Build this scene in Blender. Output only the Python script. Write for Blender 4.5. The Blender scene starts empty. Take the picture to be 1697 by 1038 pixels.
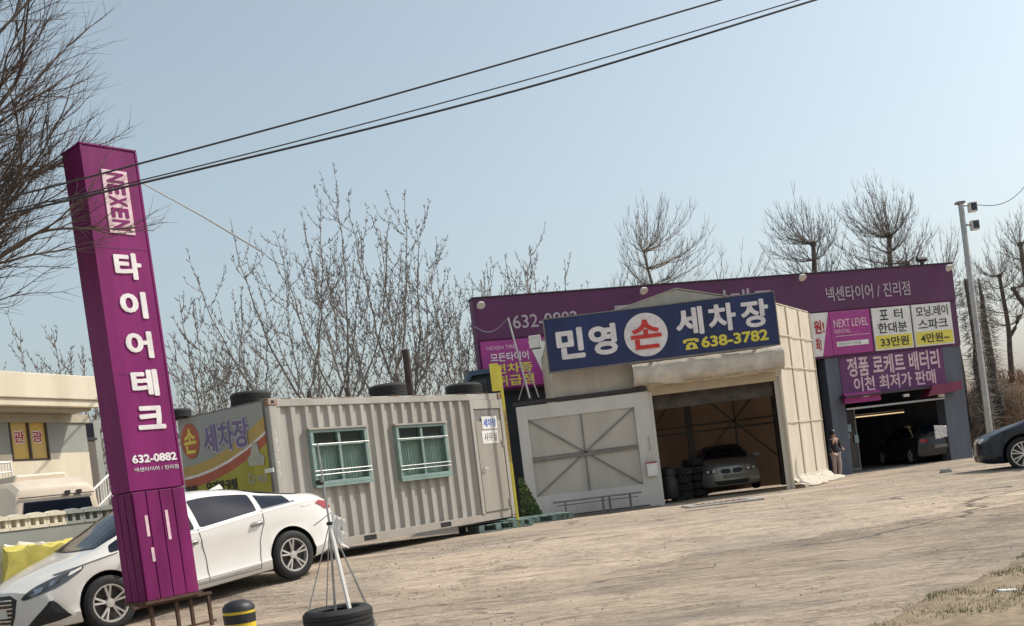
import bpy, bmesh, math, random
from mathutils import Vector, Matrix, noise
from mathutils.bvhtree import BVHTree
R = math.radians
sc = bpy.context.scene
col = sc.collection
# ------------------------------------------------------------------ camera, sky, sun, exposure
FP, CX, CY, ROLL, EYE = 1700.0, 848.5, 786.0, R(7.0), 1.35
CR = Vector((math.cos(ROLL), 0, -math.sin(ROLL))); CU = Vector((math.sin(ROLL), 0, math.cos(ROLL)))
cam_d = bpy.data.cameras.new('camera'); cam = bpy.data.objects.new('camera', cam_d); col.objects.link(cam)
m = Matrix((CR, CU, Vector((0, -1, 0)))).transposed().to_4x4(); m.translation = (0, 0, EYE); cam.matrix_world = m
cam_d.sensor_width = 36; cam_d.lens = FP/1697*36; cam_d.shift_y = (CY-519)/1697; cam_d.clip_end = 3000; cam_d.clip_start = .05
sc.camera = cam
SUN_EL, SUN_AZ = R(48), R(14)         # azimuth measured from +X towards +Y
w = bpy.data.worlds.new('World'); sc.world = w; w.use_nodes = True
nt = w.node_tree; bg = nt.nodes['Background']; sky = nt.nodes.new('ShaderNodeTexSky'); sky.sky_type = 'NISHITA'
sky.sun_disc = False; sky.sun_elevation = SUN_EL; sky.sun_rotation = R(90)-SUN_AZ
sky.air_density = 1.3; sky.dust_density = 3.2; sky.ozone_density = 3.0; sky.altitude = 100
hs = nt.nodes.new('ShaderNodeHueSaturation'); hs.inputs['Saturation'].default_value = .58; hs.inputs['Hue'].default_value = .476
nt.links.new(sky.outputs[0], hs.inputs['Color']); nt.links.new(hs.outputs[0], bg.inputs['Color'])
bg.inputs[1].default_value = .137
sd = bpy.data.lights.new('sun', 'SUN'); sd.energy = 3.3; sd.angle = R(.6); sd.color = (1, .93, .82)
so = bpy.data.objects.new('sun', sd); col.objects.link(so)
sv = Vector((math.cos(SUN_EL)*math.cos(SUN_AZ), math.cos(SUN_EL)*math.sin(SUN_AZ), math.sin(SUN_EL)))
so.rotation_euler = (-sv).to_track_quat('-Z', 'Y').to_euler(); so.location = (20, 0, 40)
sc.view_settings.view_transform = 'Standard'; sc.view_settings.look = 'None'; sc.view_settings.exposure = .2; sc.view_settings.gamma = 1

# ------------------------------------------------------------------ measuring helpers
def ray(u, v):
    return ((u-CX)/FP)*CR - ((v-CY)/FP)*CU + Vector((0, 1, 0))
def at(u, v, Y):
    return Vector((0, 0, EYE)) + ray(u, v)*Y
class Frame:            # a vertical plane standing in the place: origin, yaw
    def __init__(s, A, B, z=0):
        s.A = Vector((A[0], A[1], z)); d = Vector((B[0]-A[0], B[1]-A[1], 0)); s.L = d.length; s.d = d.normalized()
        s.yaw = math.atan2(d.y, d.x); s.n = Vector((s.d.y, -s.d.x, 0)); s.z = z
    def hit(s, u, v, off=0):
        D = ray(u, v); O = Vector((0, 0, EYE)); P = s.A+s.n*off
        k = (P-O).dot(s.n)/D.dot(s.n); p = O+D*k
        return (p-s.A).dot(s.d), p.z-s.z
    def box(s, u0, v0, u1, v1, off=0):       # centre-line box from a pixel rectangle
        a, b = s.hit(u0, (v0+v1)/2, off)[0], s.hit(u1, (v0+v1)/2, off)[0]
        um = (u0+u1)/2
        return a, b, s.hit(um, v1, off)[1], s.hit(um, v0, off)[1]

# ------------------------------------------------------------------ materials
MATS = {}
def mat(name, c, rough=.7, metal=0, var=.12, scale=3, bump=0, bscale=30, spec=.5, c2=None, streak=0, coat=0, trans=0, emit=None, thr=None, pitting=0, see=0, rust=0):
    if name in MATS: return MATS[name]
    m = bpy.data.materials.new(name); m.use_nodes = True; t = m.node_tree; n = t.nodes; l = t.links
    b = n['Principled BSDF']; b.inputs['Roughness'].default_value = rough; b.inputs['Metallic'].default_value = metal
    b.inputs['Specular IOR Level'].default_value = spec; b.inputs['Coat Weight'].default_value = coat; b.inputs['Coat Roughness'].default_value = .06
    tc = n.new('ShaderNodeTexCoord'); mp = n.new('ShaderNodeMapping'); l.new(tc.outputs['Object'], mp.inputs[0])
    if streak: mp.inputs['Scale'].default_value = (1, 1, .18)
    nz = n.new('ShaderNodeTexNoise'); nz.inputs['Scale'].default_value = scale; nz.inputs['Detail'].default_value = 6; nz.inputs['Roughness'].default_value = .65
    l.new(mp.outputs[0], nz.inputs[0])
    rp = n.new('ShaderNodeValToRGB'); l.new(nz.outputs[0], rp.inputs[0])
    d = c2 if c2 else tuple(k*(1-var*1.6) for k in c); u = c if c2 else tuple(min(1, k*(1+var*.5)) for k in c)
    lo, hi = thr if thr else (.35, .65)
    rp.color_ramp.elements[0].position = lo; rp.color_ramp.elements[1].position = hi
    rp.color_ramp.elements[0].color = (*d, 1); rp.color_ramp.elements[1].color = (*u, 1)
    if rust:
        n3 = n.new('ShaderNodeTexNoise'); n3.inputs['Scale'].default_value = 3.2; n3.inputs['Detail'].default_value = 8; n3.inputs['Roughness'].default_value = .7
        m3 = n.new('ShaderNodeMapping'); m3.inputs['Scale'].default_value = (1.6, 1.6, .3); l.new(tc.outputs['Object'], m3.inputs[0]); l.new(m3.outputs[0], n3.inputs[0])
        r3 = n.new('ShaderNodeValToRGB'); r3.color_ramp.elements[0].position = .60; r3.color_ramp.elements[1].position = .74; r3.color_ramp.elements[0].color = (0, 0, 0, 1); r3.color_ramp.elements[1].color = (rust, rust, rust, 1); l.new(n3.outputs[0], r3.inputs[0])
        x3 = n.new('ShaderNodeMix'); x3.data_type = 'RGBA'; l.new(r3.outputs[0], x3.inputs[0]); l.new(rp.outputs[0], x3.inputs[6]); x3.inputs[7].default_value = (.17, .10, .055, 1); l.new(x3.outputs[2], b.inputs['Base Color'])
    else: l.new(rp.outputs[0], b.inputs['Base Color'])
    if pitting or rough > .3:
        mr = n.new('ShaderNodeMapRange'); mr.inputs[3].default_value = max(0, rough-.1); mr.inputs[4].default_value = min(1, rough+.12)
        l.new(nz.outputs[0], mr.inputs[0]); l.new(mr.outputs[0], b.inputs['Roughness'])
    if bump:
        n2 = n.new('ShaderNodeTexNoise'); n2.inputs['Scale'].default_value = bscale; n2.inputs['Detail'].default_value = 5; l.new(tc.outputs['Object'], n2.inputs[0])
        bp = n.new('ShaderNodeBump'); bp.inputs['Strength'].default_value = min(1, bump); bp.inputs['Distance'].default_value = .02
        l.new(n2.outputs[0], bp.inputs['Height']); l.new(bp.outputs[0], b.inputs['Normal'])
    if trans:
        tr = n.new('ShaderNodeBsdfTranslucent'); l.new(rp.outputs[0], tr.inputs[0]); mx = n.new('ShaderNodeMixShader'); mx.inputs[0].default_value = trans
        l.new(b.outputs[0], mx.inputs[1]); l.new(tr.outputs[0], mx.inputs[2]); l.new(mx.outputs[0], n['Material Output'].inputs[0])
    if see:
        tr = n.new('ShaderNodeBsdfTransparent'); tr.inputs[0].default_value = (.9, .96, .94, 1); mx = n.new('ShaderNodeMixShader'); mx.inputs[0].default_value = see
        l.new(b.outputs[0], mx.inputs[1]); l.new(tr.outputs[0], mx.inputs[2]); l.new(mx.outputs[0], n['Material Output'].inputs[0])
    if emit:
        b.inputs['Emission Color'].default_value = (*emit[:3], 1); b.inputs['Emission Strength'].default_value = emit[3]
    MATS[name] = m; return m
M = dict(
 purple=mat('purple_panel', (.22, .016, .135), .5, var=.25, scale=1.6, streak=1, bump=.15, bscale=2.5, spec=.2, rust=.22),
 purple_dark=mat('purple_cladding', (.10, .014, .082), .5, var=.15, scale=1, streak=1),
 purple_corr=mat('purple_sheet', (.18, .014, .105), .5, spec=.2, rust=.3, var=.25, scale=2.5, streak=1),
 magenta=mat('magenta_print', (.36, .035, .24), .5, var=.1, scale=1.5),
 white_let=mat('white_lettering', (.78, .74, .74), .45, var=.12, scale=4),
 pink_let=mat('faded_pink_lettering', (.72, .52, .56), .5, var=.15, scale=5),
 navy=mat('navy_board', (.016, .03, .115), .5, var=.25, scale=1.6, streak=1, bump=.3, bscale=2.5),
 red=mat('red_paint', (.6, .035, .025), .45, var=.1),
 yellow=mat('yellow_paint', (.74, .52, .03), .45, var=.12),
 yellow_let=mat('yellow_lettering', (.72, .62, .08), .45, var=.05),
 black_let=mat('black_lettering', (.02, .02, .02), .5, var=.05),
 blue_let=mat('blue_lettering', (.04, .14, .5), .5, var=.1),
 red_let=mat('red_lettering', (.42, .015, .02), .5, var=.1),
 contain=mat('container_grey', (.40, .385, .35), .6, c2=(.28, .265, .235), scale=1.6, streak=1, rust=.6, bump=.08, thr=(.3, .6)),
 contain_door=mat('container_door_grey', (.38, .35, .31), .6, c2=(.30, .27, .23), scale=1.4, streak=1, bump=.05),
 rust=mat('rusty_steel', (.22, .10, .05), .85, c2=(.36, .31, .25), scale=5, bump=.2, thr=(.4, .6)),
 teal=mat('teal_window_frame', (.20, .29, .265), .45, var=.12),
 curtain=mat('green_curtain', (.34, .41, .37), .9, var=.1, scale=8),
 glass=mat('dark_glass', (.012, .016, .022), .06, var=.0, spec=.7),
 winglass=mat('window_pane_glass', (.10, .13, .12), .08, var=.0, spec=.5, see=.86),
 tint=mat('tinted_car_glass', (.006, .010, .02), .05, var=0, spec=.35),
 steel=mat('galvanised_steel', (.42, .42, .42), .4, metal=.7, var=.15, scale=8),
 dark_steel=mat('dark_steel', (.05, .045, .045), .5, metal=.3, var=.2, scale=6),
 grey_paint=mat('pale_grey_paint', (.66, .64, .60), .6, c2=(.54, .52, .48), scale=1.5, streak=1, bump=.05),
 frame_grey=mat('grey_tube', (.22, .21, .2), .6, var=.2),
 canvas=mat('cream_canvas', (.66, .59, .48), .85, c2=(.54, .47, .37), scale=1.3, streak=1, bump=.25, bscale=6, trans=.12, thr=(.3, .62)),
 canvas_w=mat('pale_canvas', (.76, .70, .60), .85, c2=(.60, .55, .46), scale=1.5, streak=1, bump=.25, bscale=6, trans=.3),
 awning=mat('weathered_awning', (.66, .61, .53), .9, c2=(.42, .38, .32), scale=2.2, bump=.3, bscale=7),
 poly=mat('cloudy_plastic_sheet', (.76, .71, .63), .35, c2=(.60, .57, .51), scale=1.2, streak=1, trans=.35),
 rubber=mat('black_rubber', (.018, .018, .019), .75, var=.3, scale=10, bump=.2, bscale=60),
 plastic=mat('black_plastic', (.02, .02, .022), .5, var=.15),
 concrete=mat('grey_concrete', (.34, .32, .29), .9, c2=(.24, .225, .20), scale=2.5, bump=.3, bscale=25),
 cream=mat('cream_wall_paint', (.66, .60, .47), .85, c2=(.56, .50, .38), scale=1.3, streak=1, bump=.1),
 greywall=mat('grey_green_wall_paint', (.30, .31, .28), .85, c2=(.24, .25, .23), scale=1.3, bump=.1),
 soffit=mat('beige_soffit', (.42, .38, .30), .9, var=.1),
 post_blue=mat('blue_grey_column', (.10, .115, .15), .6, var=.2, scale=2, streak=1),
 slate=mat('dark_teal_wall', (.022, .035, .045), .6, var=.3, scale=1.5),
 bark=mat('grey_brown_bark', (.15, .125, .105), .95, c2=(.08, .065, .055), scale=6, bump=.5, bscale=14),
 twig=mat('twig_bark', (.25, .22, .19), .9, var=.25, scale=2),
 twig_far=mat('far_twig_bark', (.30, .26, .22), .9, var=.25, scale=2),
 lamp_w=mat('white_lamp_housing', (.72, .70, .66), .4, var=.1),
 white_paint=mat('white_board_paint', (.74, .73, .70), .5, var=.08),
 yellow_film=mat('yellow_window_film', (.62, .40, .07), .4, c2=(.50, .36, .14), scale=1.2),
 pallet=mat('teal_pallet_plastic', (.16, .24, .22), .6, var=.3, scale=5),
 tarp_y=mat('yellow_tarp', (.66, .56, .12), .55, var=.15, scale=3, bump=.4, bscale=8),
 tarp_w=mat('cream_tarp', (.62, .58, .46), .7, var=.15, scale=3, bump=.4, bscale=8),
 leaf=mat('dark_green_leaf', (.07, .11, .03), .7, var=.4, scale=6),
 blue_roof=mat('blue_metal_roof', (.05, .09, .15), .5, var=.15),
 wood=mat('wooden_pole', (.08, .06, .05), .9, var=.3),
 cable=mat('black_cable', (.03, .03, .032), .6, var=.1),
 palecable=mat('pale_grey_cable', (.36, .39, .41), .6, var=.1),
 skin=mat('skin', (.48, .28, .2), .6, var=.05),
 cloth_dark=mat('dark_jacket', (.03, .03, .035), .9, var=.2),
 cloth_pale=mat('pale_trousers', (.42, .33, .31), .9, var=.1),
 shoes=mat('white_trainers', (.7, .68, .66), .7, var=.05),
 tube=mat('lit_tube', (.9, .8, .6), .5, emit=(1, .72, .38, .75)),
 chrome=mat('chrome', (.62, .62, .62), .12, metal=1, var=.05),
 rim=mat('alloy_rim', (.72, .71, .69), .25, metal=.6, var=.1),
 rim_dark=mat('dark_wheel_well', (.015, .015, .015), .8, var=.1),
 lens=mat('headlight_lens', (.06, .065, .07), .06, var=.1, spec=.9, coat=.8),
 lens_red=mat('tail_lens', (.35, .012, .015), .12, var=.1, coat=.5),
 plastic_sheet=mat('clear_tattered_plastic', (.80, .80, .78), .3, var=.05, trans=.4),
)

M['dark_rust'] = mat('dark_rusty_steel', (.06, .035, .025), .9, c2=(.12, .06, .035), scale=6, bump=.2)
# ------------------------------------------------------------------ mesh builder
class MB:
    def __init__(s): s.v = []; s.f = []; s.mi = []; s.cur = 0
    def add(s, vs, fs):
        o = len(s.v); s.v += [tuple(v) for v in vs]; s.f += [tuple(i+o for i in f) for f in fs]; s.mi += [s.cur]*len(fs); return s
    def box(s, x0, x1, y0, y1, z0, z1, mtx=None):
        vs = [Vector(p) for p in ((x0,y0,z0),(x1,y0,z0),(x1,y1,z0),(x0,y1,z0),(x0,y0,z1),(x1,y0,z1),(x1,y1,z1),(x0,y1,z1))]
        if mtx: vs = [mtx @ p for p in vs]
        return s.add(vs, [(0,3,2,1),(4,5,6,7),(0,1,5,4),(1,2,6,5),(2,3,7,6),(3,0,4,7)])
    def tube(s, pts, rad, n=6, cap=True):
        pts = [Vector(p) for p in pts]; rs = rad if isinstance(rad, (list, tuple)) else [rad]*len(pts); o = []
        for i, p in enumerate(pts):
            d = (pts[min(i+1, len(pts)-1)]-pts[max(i-1, 0)])
            if d.length < 1e-9: d = Vector((0, 0, 1))
            d.normalize(); a = d.cross(Vector((0, 0, 1)) if abs(d.z) < .9 else Vector((1, 0, 0))).normalized(); b = d.cross(a)
            for k in range(n):
                t = 2*math.pi*k/n; o.append(p+(a*math.cos(t)+b*math.sin(t))*rs[i])
        fs = [(i*n+k, i*n+(k+1) % n, (i+1)*n+(k+1) % n, (i+1)*n+k) for i in range(len(pts)-1) for k in range(n)]
        if cap: fs += [tuple(range(n-1, -1, -1)), tuple(range((len(pts)-1)*n, len(pts)*n))]
        return s.add(o, fs)
    def bar(s, a, b, wx, wz):       # rectangular bar from a to b
        a = Vector(a); b = Vector(b); d = (b-a); L = d.length; q = d.to_track_quat('X', 'Z').to_matrix().to_4x4(); q.translation = a
        return s.box(0, L, -wx/2, wx/2, -wz/2, wz/2, q)
    def lathe(s, prof, n=32, axis='z', c=(0, 0, 0)):   # closed profile of (r, h)
        vs = []; c = Vector(c)
        for k in range(n):
            t = 2*math.pi*k/n
            for r, h in prof:
                p = {'z': (r*math.cos(t), r*math.sin(t), h), 'y': (r*math.cos(t), h, r*math.sin(t)), 'x': (h, r*math.cos(t), r*math.sin(t))}[axis]
                vs.append(c+Vector(p))
        P = len(prof); fs = [(k*P+i, ((k+1) % n)*P+i, ((k+1) % n)*P+(i+1) % P, k*P+(i+1) % P) for k in range(n) for i in range(P)]
        return s.add(vs, fs)
    def prism(s, poly, y0, y1):     # polygon in x-z, extruded in y
        n = len(poly); vs = [(x, y0, z) for x, z in poly]+[(x, y1, z) for x, z in poly]
        return s.add(vs, [tuple(range(n)), tuple(range(2*n-1, n-1, -1))]+[(i, i+n, (i+1) % n+n, (i+1) % n) for i in range(n)])
    def mesh(s, name, mats, smooth=None):
        me = bpy.data.meshes.new(name); me.from_pydata(s.v, [], s.f)
        for mm in (mats if isinstance(mats, (list, tuple)) else [mats]): me.materials.append(mm)
        if any(s.mi): me.polygons.foreach_set('material_index', s.mi)
        b = bmesh.new(); b.from_mesh(me); bmesh.ops.recalc_face_normals(b, faces=b.faces); b.to_mesh(me); b.free()
        if smooth is not None:
            me.polygons.foreach_set('use_smooth', [True]*len(me.polygons)); me.set_sharp_from_angle(angle=R(smooth))
        return me
    def build(s, name, mats, parent=None, smooth=None, bevel=0, **kw):
        return obj(name, s.mesh(name, mats, smooth), parent, bevel=bevel, **kw)
def obj(name, me, parent=None, bevel=0, loc=None, rot=None, label=None, kind=None):
    o = bpy.data.objects.new(name, me); col.objects.link(o)
    if parent: o.parent = parent
    if loc: o.location = loc
    if rot: o.rotation_euler = rot
    if label: o['label'] = label
    if kind: o['kind'] = kind
    if bevel:
        b = o.modifiers.new('b', 'BEVEL'); b.width = bevel; b.segments = 2; b.limit_method = 'ANGLE'; b.angle_limit = R(40)
    return o
def thing(name, label, cat, loc=(0, 0, 0), rz=0, group=None):
    o = bpy.data.objects.new(name, None); col.objects.link(o); o.location = loc; o.rotation_euler = (0, 0, rz); o.empty_display_size = .2
    return tag(o, label, cat, group)
def tag(o, label, cat, group=None):
    o['label'] = label; o['category'] = cat
    if group: o['group'] = group
    return o
def copy_tree(o, parent=None):
    c = o.copy(); col.objects.link(c)
    if parent: c.parent = parent
    for ch in [k for k in o.children]: copy_tree(ch, c)
    return c
def gz(x, y):
    a = max(0, min(1, (y-12.2)/3.4)); b = max(0, min(1, (y-20.5)/7.5)); g = .25*a*a*(3-2*a)*(1-b*b*(3-2*b))
    t = max(0, min(1, (y-29)/8)); g -= .2*t*t*(3-2*t)
    return g

# text as geometry: standing in the local x-z plane, facing -y, scaled into a box
def text_mesh(body, bold=.0, ext=.0):
    cu = bpy.data.curves.new('lettering', 'FONT'); cu.body = body; cu.resolution_u = 3; cu.offset = bold; cu.extrude = ext
    cu.space_character = 1.0
    to = bpy.data.objects.new('tmp_text', cu); col.objects.link(to); dg = bpy.context.evaluated_depsgraph_get(); dg.update()
    me = bpy.data.meshes.new_from_object(to.evaluated_get(dg)); bpy.data.objects.remove(to); bpy.data.curves.remove(cu)
    return me
def lettering(body, box, y, m, parent, name='lettering', bold=.03, ext=.006, spin=0, label=None):
    me = text_mesh(body, min(bold, .012), .05 if ext else 0)
    if bold > .012:
        e = (bold-.012)*1.25; b0 = bmesh.new(); off = [(-e, 0), (e, 0), (0, -e), (0, e), (-e*.7, e*.7), (e*.7, e*.7), (-e*.7, -e*.7), (e*.7, -e*.7)]
        for k, (dx, dz) in enumerate(off):
            m2 = me.copy()
            for v in m2.vertices: v.co.x += dx; v.co.y += dz; v.co.z *= 1-.012*k
            b0.from_mesh(m2); bpy.data.meshes.remove(m2)
        b0.to_mesh(me); b0.free()
    vs = [v.co.copy() for v in me.vertices]
    if spin: vs = [Vector((p.x*math.cos(spin)-p.y*math.sin(spin), p.x*math.sin(spin)+p.y*math.cos(spin), p.z)) for p in vs]
    xs = [p.x for p in vs]; ys = [p.y for p in vs]; x0, x1, z0, z1 = box
    sx = (x1-x0)/(max(xs)-min(xs)); sz = (z1-z0)/(max(ys)-min(ys)); mx, my = min(xs), min(ys)
    for v, p in zip(me.vertices, vs): v.co = (x0+(p.x-mx)*sx, y-(p.z*ext/.05), z0+(p.y-my)*sz)
    me.materials.clear(); me.materials.append(m)
    b = bmesh.new(); b.from_mesh(me); bmesh.ops.recalc_face_normals(b, faces=b.faces); b.to_mesh(me); b.free()
    return obj(name, me, parent, label=label)

# ------------------------------------------------------------------ ground
def ground():
    def axis(lo, hi, step, far):
        a = []; x = lo
        while x <= hi: a.append(x); x += step
        s = step; x = hi
        while x < far: s *= 1.35; x += s; a.append(x)
        s = step; x = lo
        while x > -far: s *= 1.35; x -= s; a.insert(0, x)
        return a
    X = axis(-12, 20, .16, 900); Y = axis(4, 40, .16, 900); nx = len(X); vs = []
    for y in Y:
        for x in X:
            z = gz(x, y)
            if -14 < x < 22 and 3 < y < 42:
                z += .018*noise.noise(Vector((x*.5, y*.7, 0)))+.008*noise.noise(Vector((x*1.6, y*2.4, 3)))+.004*noise.noise(Vector((x*3.6, y*4.4, 8)))
                r = noise.noise(Vector((x*.16+7, y*.9, 5)))
                z -= .012*max(0, 1-abs(r)*26)*max(0, min(1, noise.noise(Vector((x*.3, y*.3, 9)))*3+.5))
                if x < -6: z -= .01
            vs.append((x, y, z))
    fs = [(j*nx+i, j*nx+i+1, (j+1)*nx+i+1, (j+1)*nx+i) for j in range(len(Y)-1) for i in range(nx-1)]
    me = bpy.data.meshes.new('ground'); me.from_pydata(vs, [], fs); me.polygons.foreach_set('use_smooth', [True]*len(fs))
    m = bpy.data.materials.new('worn_concrete_yard'); m.use_nodes = True; t = m.node_tree; n = t.nodes; l = t.links; b = n['Principled BSDF']
    b.inputs['Roughness'].default_value = .93; b.inputs['Specular IOR Level'].default_value = .25
    tc = n.new('ShaderNodeTexCoord')
    def mapping(s, rot=0):
        k = n.new('ShaderNodeMapping'); k.inputs['Scale'].default_value = s; k.inputs['Rotation'].default_value = (0, 0, rot); l.new(tc.outputs['Object'], k.inputs[0]); return k.outputs[0]
    def nz(src, sc_, det=6, rg=.6, dist=0):
        k = n.new('ShaderNodeTexNoise'); k.inputs['Scale'].default_value = sc_; k.inputs['Detail'].default_value = det; k.inputs['Roughness'].default_value = rg
        k.inputs['Distortion'].default_value = dist; l.new(src, k.inputs[0]); return k.outputs[0]
    def ramp(src, *st):
        k = n.new('ShaderNodeValToRGB'); l.new(src, k.inputs[0]); e = k.color_ramp.elements
        while len(e) < len(st): e.new(.5)
        for q, (p, c) in zip(e, st): q.position = p; q.color = (*c, 1) if isinstance(c, tuple) else (c, c, c, 1)
        return k.outputs[0]
    def mix(a, b_, f, mode='MIX'):
        k = n.new('ShaderNodeMix'); k.data_type = 'RGBA'; k.blend_type = mode
        for s_, q in ((0, f), (6, a), (7, b_)):
            if isinstance(q, (int, float)): k.inputs[s_].default_value = q if s_ == 0 else (q, q, q, 1)
            elif isinstance(q, tuple): k.inputs[s_].default_value = (*q, 1)
            else: l.new(q, k.inputs[s_])
        return k.outputs[2]
    big = ramp(nz(mapping((.35, 1, 1), R(-8)), .33, 7, .62, .6), (.40, 0.), (.56, 1.))
    base = mix((.545, .435, .33), (.39, .325, .26), big)
    sand = ramp(nz(mapping((.5, 1.3, 1)), .8, 6, .6), (.45, 0.), (.7, 1.))
    base = mix(base, (.57, .455, .335), sand)
    fine = ramp(nz(mapping((1, 1, 1)), 9, 8, .75), (.25, .80), (.75, 1.14))
    base = mix(base, fine, 1., 'MULTIPLY')
    grav = ramp(nz(mapping((1, 1, 1)), 60, 3, .6), (.3, .85), (.7, 1.12)); base = mix(base, grav, .8, 'MULTIPLY')
    vp = n.new('ShaderNodeTexVoronoi'); vp.inputs['Scale'].default_value = .42; wp_ = n.new('ShaderNodeMix'); wp_.data_type = 'VECTOR'; wp_.inputs[0].default_value = .3
    wq = n.new('ShaderNodeTexNoise'); wq.inputs['Scale'].default_value = 2.2; wq.inputs['Detail'].default_value = 6; mq = mapping((.45, 1.2, 1), R(-10)); l.new(mq, wq.inputs[0]); l.new(mq, wp_.inputs[4]); l.new(wq.outputs[1], wp_.inputs[5]); l.new(wp_.outputs[1], vp.inputs[0])
    base = mix(base, ramp(vp.outputs[1], (.1, .66), (.45, .95), (.9, 1.12)), .8, 'MULTIPLY')
    pebv = n.new('ShaderNodeTexVoronoi'); pebv.inputs['Scale'].default_value = 26; l.new(mapping((1, 1, 1)), pebv.inputs[0])
    peb = mix(ramp(pebv.outputs[1], (0., .55), (1., 1.25)), (1., 1., 1.), ramp(nz(mapping((.5, .9, 1)), .55, 5, .6), (.42, 0.), (.58, 1.))); base = mix(base, peb, .55, 'MULTIPLY')
    # cracks
    warp = n.new('ShaderNodeMix'); warp.data_type = 'VECTOR'; warp.inputs[0].default_value = .55
    wn = n.new('ShaderNodeTexNoise'); wn.inputs['Scale'].default_value = 1.4; wn.inputs['Detail'].default_value = 5; mm_ = mapping((.22, .6, .6)); l.new(mm_, wn.inputs[0])
    l.new(mm_, warp.inputs[4]); l.new(wn.outputs[1], warp.inputs[5])
    vo = n.new('ShaderNodeTexVoronoi'); vo.feature = 'DISTANCE_TO_EDGE'; vo.inputs['Scale'].default_value = .9; l.new(warp.outputs[1], vo.inputs[0])
    cr = ramp(vo.outputs[0], (0.0, 1.), (.004, .8), (.0085, 0.))
    mask = ramp(nz(mapping((.6, .6, 1)), .5, 4), (.38, 0.), (.5, 1.))
    cm = mix(cr, mask, 1., 'MULTIPLY')
    base = mix(base, (.10, .085, .07), cm)
    for (ms, sc2, lo_, rt) in (((.30, 1.5, 1), 1.1, .010, R(5)), ((.22, 1.3, 1), 2.3, .012, R(-4)), ((.5, 1.1, 1), 3.4, .010, R(9))):
        q_ = nz(mapping(ms, rt), sc2, 7, .62, .5); ln = ramp(q_, (.5-lo_*1.6, 0.), (.5, 1.), (.5+lo_, 0.))
        ln = mix(ln, ramp(nz(mapping((.7, .9, 1), rt), .9+sc2*.2, 4), (.46, 0.), (.6, 1.)), 1., 'MULTIPLY'); base = mix(base, (.15, .125, .10), mix(ln, .62, 1., 'MULTIPLY')); cm = mix(cm, ln, 1., 'LIGHTEN')
    # damp / oily stains
    st = ramp(nz(mapping((.7, 1.2, 1)), 1.1, 5, .55, .8), (.64, 0.), (.78, 1.)); base = mix(base, (.20, .18, .155), mix(st, .32, 1., 'MULTIPLY'))
    l.new(base, b.inputs['Base Color'])
    cre = ramp(nz(mapping((.35, 1.5, 1), R(4)), 2.6, 9, .72, 1.2), (.36, 0.), (.47, 1.), (.52, .55), (.7, .9))
    base = mix(base, mix((.6, .57, .54), (1., 1., 1.), cre), .38, 'MULTIPLY')
    l.new(base, b.inputs['Base Color'])
    h = mix(nz(mapping((.5, 1.6, 1)), 3.2, 8, .7), nz(mapping((1, 1, 1)), 38, 4), .3); h = mix(h, cre, .35)
    h = mix(h, 0.0, cm)
    bp = n.new('ShaderNodeBump'); bp.inputs['Strength'].default_value = .75; bp.inputs['Distance'].default_value = .045; l.new(h, bp.inputs['Height']); l.new(bp.outputs[0], b.inputs['Normal'])
    me.materials.append(m); o = obj('ground', me, kind='structure'); return o
ground()

# dry bank at the right behind the black car
def bank():
    rnd = random.Random(4)
    def bz(x, y):
        a = max(0, min(1, (x-19.3)/3.2)); b = max(0, min(1, (y-41)/5)); c = max(0, min(1, (75-y)/10)); a2 = max(0, min(1, (60-x)/12))
        return (3.1*a*a*(3-2*a))*(.35+.65*b)*c*a2*(1+.14*noise.noise(Vector((x*.5, y*.5, 0))))+.25*noise.noise(Vector((x*.9, y*.9, 2)))-.35
    vs = []; NX, NY = 70, 50
    for j in range(NY+1):
        for i in range(NX+1):
            x = 18.6+(i/NX)**1.6*44; y = 39.5+(j/NY)**1.4*36; vs.append((x, y, bz(x, y)))
    fs = [(j*(NX+1)+i, j*(NX+1)+i+1, (j+1)*(NX+1)+i+1, (j+1)*(NX+1)+i) for j in range(NY) for i in range(NX)]
    me = bpy.data.meshes.new('hill'); me.from_pydata(vs, [], fs); me.polygons.foreach_set('use_smooth', [True]*len(fs))
    me.materials.append(mat('dry_earth', (.22, .15, .09), .95, c2=(.12, .08, .05), scale=1.2, bump=.8, bscale=6)); obj('bank', me, kind='structure')
    b = MB()
    for k in range(5200):
        x = 18.8+rnd.random()**1.3*14; y = 40+rnd.random()*9; z = bz(x, y); h = rnd.uniform(.25, .9)
        dx, dy = rnd.uniform(-.6, .6), rnd.uniform(-.6, .4); r = rnd.uniform(.006, .014)
        b.tube([(x, y, z-.05), (x+dx*.5*h, y+dy*.5*h, z+h*.65), (x+dx*h*1.4, y+dy*h*1.4, z+h*rnd.uniform(.5, 1))], [r, r*.8, r*.3], 3, False)
    b.build('dry_brush', mat('dry_brush', (.34, .20, .11), .95, c2=(.18, .10, .06), scale=.9), kind='stuff')
bank()

# ------------------------------------------------------------------ tyres
def tyre_mb(ro=.33, ri=.21, wd=.22, n=40, axis='z', c=(0, 0, 0)):
    h = wd/2
    prof = [(ri, -h*.75), (ri+.015, -h*.95), (ri+(ro-ri)*.55, -h*1.0), (ro-.03, -h*.92), (ro-.006, -h*.72), (ro, -h*.68), (ro, -h*.4), (ro-.009, -h*.38), (ro-.009, -h*.32), (ro, -h*.3), (ro, -.012), (ro-.009, -.008),
            (ro-.009, .008), (ro, .012), (ro, h*.3), (ro-.009, h*.32), (ro-.009, h*.38), (ro, h*.4), (ro, h*.68), (ro-.006, h*.72), (ro-.03, h*.92), (ro-(ro-ri)*.45, h), (ri+.015, h*.95), (ri, h*.75), (ri+.03, h*.55), (ro-.03, h*.5), (ro-.03, -h*.5), (ri+.03, -h*.55)]
    b = MB(); b.lathe(prof, n, axis, c); return b
TYRE = tyre_mb().mesh('tyre', M['rubber'], 40)

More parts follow.
